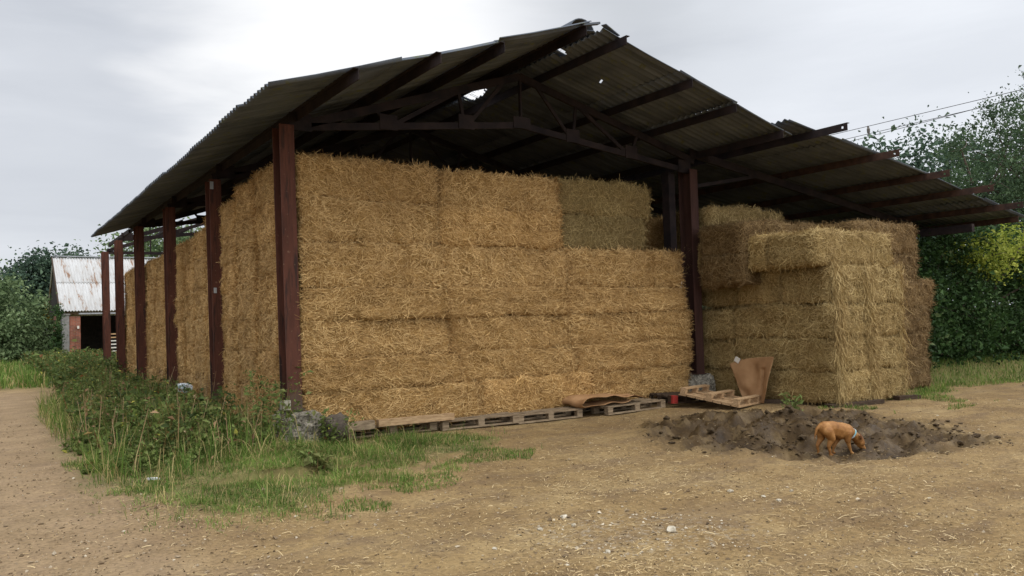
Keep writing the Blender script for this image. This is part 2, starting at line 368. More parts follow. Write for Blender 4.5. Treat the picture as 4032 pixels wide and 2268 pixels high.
def gz(P):
    P = np.asarray(P, float)
    m = mud_m(P)
    z = .030 * fbm(P * .55, 3, 1) + .012 * fbm(P * 3.1, 3, 2)
    rid = 1 - np.abs(fbm(P * np.array([1.1, 2.3]) + 3, 4, 9)) * 2
    rid2 = fbm(P * 5.5, 4, 12)
    z = z + m * (-.15 + .22 * rid + .085 * rid2 + .04 * fbm(P * 12, 2, 15)) * (1 - .7 * sstep(9.0, 9.8, P[:, 1]))
    # churned heap on the far side of the wallow
    heap = np.exp(-(((P[:, 0] - 10.0) / 1.7) ** 2 + ((P[:, 1] - 8.1) / .75) ** 2))
    z = z + heap * (.06 + .11 * rid2 + .07 * rid)
    pit = np.exp(-(((P[:, 0] - 9.1) / 1.5) ** 2 + ((P[:, 1] - 5.9) / .45) ** 2)); z = z - .07 * pit; z = z + (-.12 - z) * np.exp(-(((P[:, 0] - 8.86) / .42) ** 2 + ((P[:, 1] - 6.06) / .34) ** 2)) * .85
    bank = sstep(0, 1.6, sd_poly(P, [(16.4, 9.3), (19, 8.9), (24, 7.5), (60, 0), (60, 60), (16.4, 60)]))
    z = z + .35 * bank
    z = z + .12 * sstep(.1, 1.2, sd_poly(P, GRASSP)) * (P[:, 1] > 9)
    far = np.hypot(P[:, 0], P[:, 1]); z = z * sstep(900, 90, far)
    return z
def axis(lo, hi, flo, fhi, step, grow=1.18):
    a = list(np.arange(flo, fhi, step)); s = step; x = fhi
    while x < hi: a.append(x); s *= grow; x += s
    a.append(hi); s = step; x = flo - step
    while x > lo: a.insert(0, x); s *= grow; x -= s
    a.insert(0, lo); return np.array(a)
xs = axis(-1200, 1200, 0.2, 13.6, .05); ys = axis(-1200, 1200, 2.4, 11.6, .05)
X, Y = np.meshgrid(xs, ys); P2 = np.stack([X.ravel(), Y.ravel()], 1)
Z = gz(P2)
mm = mud_m(P2)
wn = .25 * fbm(P2 * 2.1, 3, 21)
gm = np.maximum.reduce([.8 * sstep(-.3, .45, sd_poly(P2, GRASSP) + 1.8 * wn), sstep(-.1, .2, sd_poly(P2, GRASS2) + wn), .9 * sstep(-.4, .8, sd_poly(P2, RGRASS) + wn * 2), sstep(-.5, .8, sd_poly(P2, VERGE) + wn * 2)])
far = np.hypot(P2[:, 0], P2[:, 1])
gm = np.maximum(gm, sstep(40, 70, far))
pm = sstep(-.3, .4, sd_poly(P2, PALE) + 1.2 * wn)
track = sstep(2.2, .8, P2[:, 0] + .15 * wn) * sstep(30, 26, P2[:, 1])
vc = np.stack([mm, gm, pm, track], 1)
nx, ny = len(xs), len(ys)
idx = np.arange(nx * ny).reshape(ny, nx)
F = np.stack([idx[:-1, :-1], idx[:-1, 1:], idx[1:, 1:], idx[1:, :-1]], -1).reshape(-1, 4)
m, nt, b = mat_new('yard_dirt')
at = nt.nodes.new('ShaderNodeAttribute'); at.attribute_name = 'mask'
sp = nt.nodes.new('ShaderNodeSeparateColor'); nt.links.new(at.outputs['Color'], sp.inputs[0])
v = geopos(nt)
base = ramp(nt, noise(nt, .9, 6, .62, v), [(.3, (.175, .110, .048)), (.5, (.262, .175, .076)), (.7, (.335, .238, .112))])
fine = ramp(nt, noise(nt, 22, 6, .7, v), [(.3, .60), (.5, 1.0), (.72, 1.28)])
base = mix(nt, 1.0, base, fine, 'MULTIPLY')
base = mix(nt, ramp(nt, noise(nt, 2.3, 6, .7, v), [(.50, 0), (.66, .75)]), base, (.15, .098, .052))
tr = nt.nodes.new('ShaderNodeMapping'); tr.inputs['Rotation'].default_value = (0, 0, .62); tr.inputs['Scale'].default_value = (.22, 1.5, 1); nt.links.new(geopos(nt), tr.inputs[0])
base = mix(nt, ramp(nt, noise(nt, 1.3, 5, .65, tr.outputs[0]), [(.52, 0), (.64, .45)]), base, (.165, .11, .062))
base = mix(nt, ramp(nt, noise(nt, 34, 4, .65, v), [(.60, 0), (.66, .8)]), base, (.10, .065, .035))
base = mix(nt, ramp(nt, noise(nt, 60, 3, .6, v), [(.66, 0), (.70, 1)]), base, (.55, .44, .28))
base = mix(nt, math_n(nt, 'MULTIPLY', at.outputs['Alpha'], .7), base, mix(nt, 1.0, ramp(nt, noise(nt, 1.4, 5, .6, v), [(.3, (.205, .140, .080)), (.7, (.325, .230, .138))]), fine, 'MULTIPLY'))
base = mix(nt, math_n(nt, 'MULTIPLY', sp.outputs[2], ramp(nt, noise(nt, 14, 5, .7, v), [(.52, 0), (.64, .45)])), base, (.40, .35, .27))
gcol = mix(nt, ramp(nt, noise(nt, 5, 5, .7, v), [(.35, 0), (.65, 1)]), (.085, .115, .028), (.18, .155, .06))
base = mix(nt, math_n(nt, 'MULTIPLY', sp.outputs[1], .85), base, gcol)
mcol = ramp(nt, noise(nt, 3.0, 6, .7, v), [(.3, (.028, .016, .006)), (.5, (.066, .040, .016)), (.72, (.155, .104, .046))])
base = mix(nt, sp.outputs[0], base, mcol)
nt.links.new(base, b.inputs['Base Color']); b.inputs['Specular IOR Level'].default_value = .2
rr = mix(nt, sp.outputs[0], .95, ramp(nt, noise(nt, 2.6, 4, .6, v), [(.4, .35), (.6, .85)])); nt.links.new(rr, b.inputs['Roughness'])
hh = math_n(nt, 'ADD', noise(nt, 9, 7, .7, v), math_n(nt, 'MULTIPLY', noise(nt, 40, 5, .7, v), .5))
bump(nt, b, hh, .8, .03)
gme = raw_mesh('ground', np.stack([X.ravel(), Y.ravel(), Z], 1), [F], m, smooth=True, vcol=vc)
tag(link('ground', gme), 'bare straw-littered farmyard dirt with a churned muddy hollow and grassy verges', 'ground', kind='structure')
def gz1(x, y): return float(gz(np.array([[x, y]]))[0])

# ------------------------------------------------------------------ scatter primitives
def blades(P, d, s, L, W, bend, rnd):
    """ribbon of two quads: P start, d unit direction, s unit side, bend vector at the middle"""
    L = L[:, None]; W = W[:, None]
    a = P; c = P + d * L; m_ = P + d * L * .5 + bend
    V = np.stack([a - s * W / 2, a + s * W / 2, m_ - s * W / 2, m_ + s * W / 2, c - s * W * .4, c + s * W * .4], 1)
    n = len(P); b0 = np.arange(n)[:, None] * 6
    F = np.concatenate([b0 + np.array([0, 1, 3, 2]), b0 + np.array([2, 3, 5, 4])], 1).reshape(-1, 4)
    return V.reshape(-1, 3), F, np.repeat(rnd, 2)
def unit(v): return v / (np.linalg.norm(v, axis=-1, keepdims=True) + 1e-9)
def leaves(C, nrm, size, rnd, asp=.6):
    n = len(C); t = unit(np.cross(nrm, rng.normal(size=(n, 3)))); s = np.cross(nrm, t); L = size[:, None]
    fold = nrm * L * .18
    V = np.stack([C - t * L * .5, C + s * L * asp * .5 + fold, C + t * L * .5, C - s * L * asp * .5 + fold], 1)
    b0 = np.arange(n)[:, None] * 4
    F = np.concatenate([b0 + np.array([0, 1, 2]), b0 + np.array([0, 2, 3])], 1).reshape(-1, 3)
    return V.reshape(-1, 3), F, np.repeat(rnd, 2)

# ------------------------------------------------------------------ bales
def round_box(P, h, r):
    q = np.clip(P, -(h - r), h - r); d = P - q; n = unit(d); return q + n * r, n
def bale_disp(P, n, seed, groove):
    q = P * np.array([1, 1, 1.0]) + seed * 7.7
    d = .060 * fbm(q * 2.6, 2, seed) + .040 * fbm(q * 7.5, 3, seed + 40)
    if groove:
        zz = P[:, 2] + .02 * np.sin(P[:, 0] * 3 + seed)
        d = d - .022 * np.exp(-((zz / .035) ** 2)) * (1 - np.abs(n[:, 2]))
    P = P + n * d[:, None]
    if groove and seed >= 20:   # hay bales swell upwards in the middle
        P = P.copy(); P[:, 2] += .045 * np.clip(P[:, 2] / .31, 0, 1) * (1 - (P[:, 0] / 1.125) ** 2)
    return P
BL, BD, BH = 2.25, 1.08, .62
def make_bale_mesh(seed, mats, groove, dens, hor=1.0, shag=1.0):
    thin = shag != 1
    h = np.array([BL, BD, BH]) / 2; r = .088 if shag == 1 else .105; Vs = []; Fs = []; base = 0
    st = .06
    for ax in range(3):
        a1, a2 = [k for k in range(3) if k != ax]
        for sg in (-1, 1):
            n1 = int(2 * h[a1] / st) + 1; n2_ = int(2 * h[a2] / st) + 1
            A, B = np.meshgrid(np.linspace(-h[a1], h[a1], n1), np.linspace(-h[a2], h[a2], n2_))
            P = np.zeros((A.size, 3)); P[:, a1] = A.ravel(); P[:, a2] = B.ravel(); P[:, ax] = sg * h[ax]
            P, n = round_box(P, h, r); P = bale_disp(P, n, seed, groove)
            I = np.arange(A.size).reshape(A.shape)
            f = np.stack([I[:-1, :-1], I[:-1, 1:], I[1:, 1:], I[1:, :-1]], -1).reshape(-1, 4)
            if (sg > 0) ^ (ax != 1): f = f[:, ::-1]
            Vs.append(P); Fs.append(f + base); base += len(P)
    nbody = sum(len(f) for f in Fs)
    rn = [np.zeros(nbody)]
    for ax, den in ((1, dens), (0, dens), (2, dens * .45)):
        a1, a2 = [k for k in range(3) if k != ax]
        for sg in (-1, 1):
            if ax == 2 and sg < 0: continue
            n = int(4 * h[a1] * h[a2] * den)
            P = np.zeros((n, 3)); P[:, a1] = rng.uniform(-h[a1], h[a1], n); P[:, a2] = rng.uniform(-h[a2], h[a2], n); P[:, ax] = sg * h[ax]
            P, nn = round_box(P, h, r); P = bale_disp(P, nn, seed, groove)
            t1 = np.zeros((n, 3)); t1[:, a1] = 1; t2 = np.zeros((n, 3)); t2[:, a2] = 1
            if ax == 2: sig = 1.5
            else: sig = .75 * hor
            ang = rng.normal(0, sig, n) + 1.3 * fbm(P * 2.5 + 9, 2, seed + 3)
            t = t1 * np.cos(ang)[:, None] + t2 * np.sin(ang)[:, None]
            t = unit(t - nn * (t * nn).sum(1)[:, None])
            t = t * np.where(rng.random(n) < .5, 1, -1)[:, None]
            tilt = np.abs(rng.normal(0, .16 * shag, n)) + .02; tilt[rng.random(n) < (.10 if ax == 2 else .03)] += .45
            d = unit(t * np.cos(tilt)[:, None] + nn * np.sin(tilt)[:, None])
            s = unit(np.cross(d, nn)); s = unit(s + nn * rng.normal(0, .35, n)[:, None])
            L = rng.uniform(.04, .19, n) * shag; Wd = rng.uniform(.0035, .0085, n)
            bend = nn * (rng.normal(.0, .006, n))[:, None] + s * rng.normal(0, .010, n)[:, None]
            rv = np.clip(rng.beta(2.2, 1.7, n) + .12 * fbm(P * 6, 2, seed + 5), 0, 1)
            V, F_, rr_ = blades(P - nn * .004 - d * (L * .35)[:, None] * .6, d, s, L, Wd, bend, rv)
            Vs.append(V); Fs.append(F_ + base); base += len(V); rn.append(rr_)
    V = np.concatenate(Vs); F_ = np.concatenate(Fs); rn = np.concatenate(rn)
    mi = np.zeros(len(F_), int); mi[nbody:] = 1; sm = mi == 0
    return raw_mesh('bale', V, [F_], mats, mi, sm, fattr=rn)
BM_G = [make_bale_mesh(i, GOLD, i % 2 == 0, 2700) for i in range(6)]
BM_H = [make_bale_mesh(20 + i, HAY, True, 2300, 1.8, 1.12) for i in range(4)]
BM_D = [make_bale_mesh(60 + i, HAY_SHADE, True, 2000, 1.8, 1.12) for i in range(2)]
BM_Y = [make_bale_mesh(40 + i, GREY, True, 1900, 1.8, 1.12) for i in range(2)]
def bale(pool, c, dims, label, group, rz=0.0, name='straw_bale', cat='straw bale', wob=.010, ov=(.055, .035, .035)):
    o = link(name, pool[rng.integers(len(pool))])
    o.location = Vector(c) + Vector(rng.uniform(-wob, wob, 3) * np.array([1, 1, .2]))
    o.scale = ((dims[0] + ov[0]) / BL, (dims[1] + ov[1]) / BD, (dims[2] + ov[2]) / BH)
    if rng.random() < .5: o.rotation_euler = (0, 0, rz + math.pi)
    else: o.rotation_euler = (0, 0, rz)
    o.rotation_euler.rotate_axis('Y', rng.normal(0, .006)); o.rotation_euler.z += rng.normal(0, .006)
    tag(o, label, cat, group); return o
ORD = ['bottom', 'second', 'third', 'fourth', 'fifth', 'sixth', 'seventh', 'eighth', 'ninth', 'tenth', 'eleventh', 'twelfth', 'thirteenth', 'fourteenth', 'fifteenth', 'sixteenth']
ORD1 = ['first'] + ORD[1:]
Zs = [.13, .72, 1.20, 1.78, 2.24, 2.95, 3.58, 4.20]
colsx = {k: [3.90, 6.28, 8.76, 11.68] for k in range(5)}
colsx[0] = [3.90, 6.9, 9.2, 11.74]; colsx[1] = [3.90, 6.5, 8.9, 11.78]; colsx[2] = [3.90, 6.34, 8.80, 11.78]; colsx[3] = [3.90, 6.30, 8.74, 11.66]; colsx[4] = [3.90, 6.26, 8.78, 11.62]
WH = ['beside the corner post', 'in the middle', 'at the right end']
for k in range(7):
    z0, z1 = Zs[k], Zs[k + 1]
    if k < 5:
        c = colsx[k]
        for j in range(3):
            bale(BM_G, ((c[j] + c[j + 1]) / 2, 11.24 + .54 + rng.uniform(-.035, .035), (z0 + z1) / 2), (c[j + 1] - c[j], BD, z1 - z0),
                 'golden straw bale, front face of big stack, %s row up, %s' % (ORD[k], WH[j]), 'golden bales of the big front stack')
    else:
        t = ['lower', 'top'][k - 5]
        bale(BM_G, (5.02, 11.78, (z0 + z1) / 2), (2.22, BD, z1 - z0), 'golden straw bale, %s of the two on the upper tier beside the corner post' % t, 'golden bales of the big front stack')
        bale(BM_G, (7.42, 11.78, (z0 + z1) / 2 - .03 * (k - 5)), (2.40, BD, z1 - z0), 'golden straw bale, %s of the two midway along the upper tier' % t, 'golden bales of the big front stack')
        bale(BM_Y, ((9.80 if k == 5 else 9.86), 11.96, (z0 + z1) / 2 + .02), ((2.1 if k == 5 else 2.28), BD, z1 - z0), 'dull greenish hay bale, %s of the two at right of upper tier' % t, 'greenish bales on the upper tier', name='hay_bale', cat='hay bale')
# long left flank: bales end-on along y
tops = [4.26, 4.28, 4.20, 4.02, 3.94, 3.74, 3.70, 3.66, 3.66, 3.60, 3.58, 3.56, 3.54, 3.55, 3.52]
for j in range(1, 15):
    yc = 11.24 + .54 + j * 1.12 + (.04 if j in (3, 7, 11) else 0)
    top = tops[j]
    nr = 7 if top > 3.95 else 6
    zz = np.linspace(.13, top, nr + 1); zz[1:-1] += rng.uniform(-.05, .05, nr - 1)
    xo = rng.uniform(-.04, .05)
    for k in range(nr):
        bale(BM_G, (3.90 + xo + 1.12 + rng.uniform(-.015, .015), yc, (zz[k] + zz[k + 1]) / 2), (2.24, 1.12, zz[k + 1] - zz[k]),
             'golden straw bale end-on in left flank, %s column behind corner post, %s row up' % (ORD1[j - 1], ORD[k]), 'golden bales of the long left flank')
bale(BM_G, (4.6, 29.6, .55), (1.3, 1.1, .95), 'single golden straw bale left beyond the far end of the long flank', 'golden bales of the long left flank')
# dark interior behind the upper tier: a second row of bales, seen past the greenish ones
for k in range(2):
    bale(BM_G, (12.9, 13.2, .13 + .62 * (k + 4) + .3), (2.2, BD, .6), 'shaded bale deep behind the middle post, %s of the pair' % ['lower', 'upper'][k], 'shaded bales behind the middle post')
# right-hand stack under the lean-to
G2 = 'tan bales of the right-hand block'
zr = [.04, .60, 1.20, 1.81, 2.48, 3.10]
for k in range(3):
    z0, z1 = zr[k], zr[k + 1]; o = [.10, .06, .02][k]
    for j, x0 in enumerate((12.36, 13.46)):
        bale(BM_H, (x0 + .53 + o * .5, 8.45 + 1.1, (z0 + z1) / 2), (2.2, 1.04, z1 - z0), 'tan hay bale end-on in the right-hand block, %s row up, %s of the pair' % (ORD[k], ['left', 'right'][j]), G2, rz=R(90), name='hay_bale', cat='hay bale', ov=(.04, .0, -.005))
    bale(BM_H, (12.36 + 1.06 + o, 8.45 + 2.2 + .55, (z0 + z1) / 2 - .01), (2.2, 1.04, z1 - z0), 'tan hay bale at the dim left side of the right-hand block, %s row up' % ORD[k], G2, name='hay_bale', cat='hay bale', ov=(.0, .0, -.025))
for k, (xa, xb) in ((3, (12.38, 14.62)), (4, (12.02, 14.28))):
    z0, z1 = zr[k], zr[k + 1]
    for j in range(3):
        bale(BM_H, ((xa + xb) / 2 + (.03 * j if k == 4 else .03 * j), 8.45 + .53 + j * 1.07, (z0 + z1) / 2 + (.02 * j)), (xb - xa, 1.04, z1 - z0),
             'tan hay bale, %s row of right-hand block, %s from the front' % (ORD[k], ORD1[j]), G2, name='hay_bale', cat='hay bale', ov=(.02, .0, -.01))
bale(BM_H, (13.50, 11.66, 3.50), (2.3, 1.08, .66), 'shaded hay bale on top at the back of the right-hand block', G2, name='hay_bale', cat='hay bale')
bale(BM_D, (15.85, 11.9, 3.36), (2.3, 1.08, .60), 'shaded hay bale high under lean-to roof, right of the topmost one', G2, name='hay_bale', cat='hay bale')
bale(BM_H, (13.50, 11.72, 2.9), (2.3, 1.0, .66), 'shaded hay bale just below the topmost one beside the middle post', G2, name='hay_bale', cat='hay bale')
n = 2600; zt = rng.uniform(.15, 2.6, n); cx_ = np.where(rng.random(n) < .6, 12.40 + np.abs(rng.normal(0, .12, n)), rng.choice([13.42, 13.48, 14.5], n) + rng.normal(0, .06, n))
P3 = np.stack([cx_, 8.44 - np.abs(rng.normal(0, .03, n)), zt], 1); d = unit(np.stack([rng.normal(.10, .35, n), rng.normal(-.10, .15, n), -np.abs(rng.normal(.9, .3, n))], 1))
s_ = unit(np.cross(d, rng.normal(size=(n, 3)))); V, F_, rr_ = blades(P3, d, s_, rng.uniform(.08, .30, n), rng.uniform(.004, .008, n), rng.normal(0, .02, (n, 3)), rng.beta(2.5, 1.6, n))
tag(link('hanging_hay', raw_mesh('hanging_hay', V, [F_], HAY[1], fattr=rr_)), 'loose hay trailing down the near corner of the right-hand block', 'hay', kind='stuff')
# block behind, to the right
G3 = 'bales of the far right block'
zb = [.04, .62, 1.18, 1.70, 2.24, 2.82, 3.40]
for k in range(6):
    xr = [16.72, 16.70, 16.80, 17.05, 16.45, 16.45][k]
    bale(BM_D, (xr - 1.12, 9.15 + .53, (zb[k] + zb[k + 1]) / 2), (2.24, 1.06, zb[k + 1] - zb[k]), 'shade-darkened tan hay bale at the end of the far right block, %s row up' % ORD[k], G3, name='hay_bale', cat='hay bale')
    if k > 3:
        bale(BM_D, (xr - 3.4, 9.95 + .53, (zb[k] + zb[k + 1]) / 2), (2.24, 1.06, zb[k + 1] - zb[k]), 'shaded hay bale inboard in the far right block, %s row up' % ORD[k], G3, name='hay_bale', cat='hay bale')

# ------------------------------------------------------------------ barn
barn = empty('hay_barn', (0, 0, 0), 0, 'open steel-framed hay barn with corrugated roof and lean-to over the bales', 'barn')
FY = [11.24, 15.5, 19.7, 23.8, 27.6, 31.0]
def post_mesh(zb, zt, w=.215, dp=.31):
    m = MB(); h = zt - zb; zc = (zt + zb) / 2
    m.box((0, 0, zc), (w, .018, h)); m.box((0, dp, zc), (w, .018, h)); m.box((0, dp / 2, zc), (.014, dp - .018, h))
    m.box((0, dp / 2, zb + .01), (w + .06, dp + .08, .02))
    return m
def place_post(x, y, zb, zt, lean=0.0, mat=RUST):
    o = post_mesh(0, zt - zb).build('post', mat, barn); o.location = (x, y, zb); o.rotation_euler = (0, -lean, 0); return o
POSTL = [(3.76, .50, 4.62), (3.78, .30, 4.52), (3.78, .22, 4.56), (3.76, .15, 4.58), (3.76, .15, 4.58), (3.78, .15, 4.52)]
for (x, zb_, zt), y in zip(POSTL, FY):
    place_post(x, y, zb_, zt, R(.7))
for y in FY[:5]:
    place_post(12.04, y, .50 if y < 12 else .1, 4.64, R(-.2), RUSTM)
    if y > 12: place_post(19.05, y, .1, 3.5, 0)
place_post(19.05, 11.24, .1, 3.5, 0)
# second dark member beside the middle front post
MB().box((11.72, 11.62, 2.55), (.17, .2, 4.1)).build('post', RUSTD, barn)
# clips on posts
m = MB(); m.box((3.665, 15.485, 4.40), (.06, .02, .14)); m.box((3.70, 15.475, 2.42), (.05, .02, .10)); m.build('bracket', GALV, barn)
def rafz(x):     # roof underside height
    xs_ = [2.96, 7.95, 12.32, 12.97, 17.15, 21.43]; zs_ = [4.55, 6.21, 5.02, 5.10, 4.62, 3.84]
    return float(np.interp(x, [2.96, 7.95, 12.40], [4.55, 6.21, 5.0])) if x < 12.4 else float(np.interp(x, [12.4, 12.97, 17.15, 21.43], [5.24, 5.16, 4.62, 3.84]))
def truss(y, mat):
    m = MB(); t = .05; w = .085; yy = y + .12; o = .24
    cl_ = (3.86, yy, 4.62); cr_ = (12.0, yy, 4.62); cc = (7.92, yy, 5.10)
    m.beam(cl_, cc, t, .11); m.beam(cc, cr_, t, .11)
    top = (7.92, yy, rafz(7.92) - o)
    m.beam((3.7, yy, rafz(3.7) - .22), top, t, .13); m.beam(top, (12.2, yy, rafz(12.2) - .22), t, .13)
    def ch(x): return 4.62 + (5.10 - 4.62) * (1 - abs(x - 7.92) / 4.06)
    def rf(x): return rafz(x) - o
    for s in (-1, 1):
        def X_(d): return 7.92 + s * d
        for (a, b_) in ((2.55, 2.75), (1.15, 1.25)):
            m.beam((X_(a), yy + .002, ch(X_(a))), (X_(b_), yy + .002, rf(X_(b_))), t * .7, .055)
        m.beam((X_(2.5), yy - .004, ch(X_(2.5))), (X_(1.2), yy - .004, rf(X_(1.2))), t * .7, .07)
        m.beam((X_(1.1), yy - .006, ch(X_(1.1))), (X_(.3), yy - .006, rf(X_(.3))), t * .7, .06)
        for a in (2.55, 1.13):
            m.box((X_(a), yy - .034, ch(X_(a)) + .06), (.30, .012, .24))
    m.beam(cc, top, t * .7, .06)
    m.box((7.92, yy - .036, 5.14), (.36, .012, .20))
    m.box((3.95, yy - .034, 4.70), (.34, .012, .26)); m.box((11.9, yy - .034, 4.70), (.34, .012, .26))
    m.build('truss', mat, barn)
    m = MB(); m.beam((12.1, yy, 5.0), (21.3, yy, 3.68), .06, .16); m.beam((12.1, yy, 4.3), (14.3, yy, 4.70), .05, .07)
    m.build('rafter', mat, barn)
for i, y in enumerate(FY[:5]): truss(y, RUSTD)
# far open bay: bare frame without sheeting
m = MB(); m.beam((3.78, 31.1, 4.55), (7.92, 31.1, 5.95), .05, .12); m.beam((7.92, 31.1, 5.95), (12.0, 31.1, 4.6), .05, .12); m.beam((3.78, 31.1, 4.5), (12, 31.1, 4.5), .05, .10)
for x in (5.2, 6.6, 9.2): m.beam((x, 31.1, 4.5), (x, 31.1, 4.55 + (5.95 - 4.55) * (1 - abs(x - 7.92) / 4.14)), .04, .06)
m.build('truss', RUSTD, barn)
PURL = [(3.89, 9.02, -.05), (5.05, 9.02, -.05), (6.15, 9.16, -.04), (7.60, 9.10, -.04), (8.40, 9.10, -.05), (9.96, 9.22, -.06), (11.03, 9.22, -.06), (12.26, 9.2, -.06),
        (13.19, 8.51, -.0), (15.2, 8.71, 0), (17.13, 8.74, 0), (18.53, 8.52, 0), (20.05, 8.60, 0), (21.2, 9.22, 0)]
for (x, y0, dz) in PURL:
    z = rafz(x) - .025; m = MB(); y1 = 26.6 if x < 12.5 else 24.0
    H_ = .135
    if y0 < 8.9:   # a drilled end: four pieces round the bolt hole
        hy = y0 + .10; hs = .022
        m.box((x, (y0 + hy - hs) / 2, z - H_ / 2), (.012, hy - hs - y0, H_)); m.box((x, (hy + hs + y1) / 2, z - H_ / 2), (.012, y1 - hy - hs, H_))
        m.box((x, hy, z - H_ * .2), (.012, 2 * hs, H_ * .4 - hs)); m.box((x, hy, z - H_ * .82), (.012, 2 * hs, H_ * .36))
    else:
        m.box((x, (y0 + y1) / 2, z - H_ / 2), (.012, y1 - y0, H_))
    m.box((x + (.031 if x > 8 else -.031), (y0 + y1) / 2, z + .005), (.074, y1 - y0, .010))
    if x < 4: m.box((x - .03, (26.6 + 31.1) / 2, z - .07), (.05, 4.5, .12))
    m.build('purlin', RUSTO if x > 14 else RUSTD, barn)
m = MB()
for x in (5.4, 6.8, 7.95, 9.1, 10.5, 11.8): m.box((x, (26.7 + 31.1) / 2, 4.62 + 1.36 * (1 - abs(x - 7.92) / 4.14)), (.06, 4.4, .08))
m.build('purlin', RUSTD, barn)
MB().box((19.05, 9.25 + 7.4, 3.50), (.12, 14.8, .18)).build('eaves_beam', RUSTD, barn)

# corrugated sheets
def sheeting(name, segs, y0, y1, dzc=0.0, jag=.05, holes=(), down=True):
    """segs: list of ((xa,za),(xb,zb)) courses from low to high; corrugations run down the slope"""
    wl = .146; Vs = []; Fs = []; base = 0; per = 7
    ws = wl * per; ncol = int(math.ceil((y1 - y0) / ws))
    for ci, ((xa, za), (xb, zb_)) in enumerate(segs):
        L = math.hypot(xb - xa, zb_ - za); ux, uz = (xb - xa) / L, (zb_ - za) / L
        nxn, nz = -uz, ux
        if nz < 0: nxn, nz = -nxn, -nz
        for c in range(ncol):
            lo = -.10 + rng.uniform(-.015, .015) - (.05 * abs(rng.normal()) if ci == 0 else 0); hi = L
            lift = .016 + rng.uniform(-.002, .004)
            if rng.random() < .05: lo -= .06
            ya = y0 + c * ws; yb = min(ya + ws + .06, y1)
            near_h = any(ya - .6 < h_[1] < yb + .6 and min(xa, xb) - .3 < h_[0] < max(xa, xb) + .3 for h_ in holes)
            if c == 0: ya += rng.uniform(-jag, jag * .5)
            nyy = per * 8 + 1; nss = 40 if near_h else 4
            yy = np.linspace(ya, yb, nyy); t = np.linspace(lo, hi, nss)
            Tm, Ym = np.meshgrid(t, yy)
            sag = -.012 * np.sin((Tm - lo) / (hi - lo) * math.pi)
            wv = .024 * np.cos(2 * math.pi * Ym / wl) + sag + lift * (1 - (Tm - lo) / (hi - lo)) + .004 * (c % 2) + dzc + .026
            skew = rng.normal(0, .003) * (Tm - lo)
            wv = wv + .010 * vn(np.stack([Tm * 1.7, Ym * 1.3], -1), 3) + skew
            for th in (0, .008):
                Vx = xa + ux * Tm + nxn * (wv + th); Vz = za + uz * Tm + nz * (wv + th)
                Vs.append(np.stack([Vx, Ym, Vz], -1).reshape(-1, 3))
            I = np.arange(nyy * nss).reshape(nyy, nss); n = nyy * nss
            q = np.stack([I[:-1, :-1], I[1:, :-1], I[1:, 1:], I[:-1, 1:]], -1)
            keep = np.ones(q.shape[:2], bool)
            for (hx, hy, rx, ry) in holes:
                cx_ = (xa + ux * Tm)[:-1, :-1]; cy_ = Ym[:-1, :-1]
                keep &= ((cx_ - hx) / rx) ** 2 + ((cy_ - hy) / ry) ** 2 > 1 + .5 * vn(np.stack([cx_ * 9, cy_ * 9], -1), 8)
            q = q[keep]
            Fs.append(q + base); Fs.append(q[:, ::-1] + base + n)
            for line in (I[0], I[-1][::-1], I[:, 0][::-1], I[:, -1]):
                e = np.stack([line[:-1], line[1:], line[1:] + n, line[:-1] + n], -1); Fs.append(e + base)
            base += 2 * n
    me = raw_mesh(name, np.concatenate(Vs), [np.concatenate(Fs)], ROOFM, smooth=False)
    me.polygons.foreach_set('use_smooth', np.ones(len(me.polygons), bool)); 
    return link(name, me, barn)
def zL(x): return 4.55 + (6.21 - 4.55) * (x - 2.96) / (7.95 - 2.96)
def zR(x): return 6.21 - (6.21 - 5.0) * (x - 7.95) / (12.40 - 7.95)
cxs = [2.96, 4.6, 6.2, 7.78]
sheeting('roof_sheeting', [((a, zL(a)), (b_, zL(b_))) for a, b_ in zip(cxs[:-1], cxs[1:])], 9.24, 26.6, jag=.07, holes=[(7.62, 13.3, .10, .40)])
cxs = [12.45, 11.0, 9.7, 8.12]
sheeting('roof_sheeting', [((a, zR(a)), (b_, zR(b_))) for a, b_ in zip(cxs[:-1], cxs[1:])], 9.24, 26.6, jag=.07, holes=[(8.18, 13.3, .14, .42), (8.2, 10.5, .10, .11), (9.24, 10.68, .03, .04), (9.34, 10.62, .02, .03)])
lx = [21.45, 19.6, 17.6, 15.6, 14.1, 12.50]
sheeting('lean_to_sheeting', [((a, rafz(a)), (b_, rafz(b_ + 1e-3))) for a, b_ in zip(lx[:-1], lx[1:])], 9.24, 24.0, jag=.05)
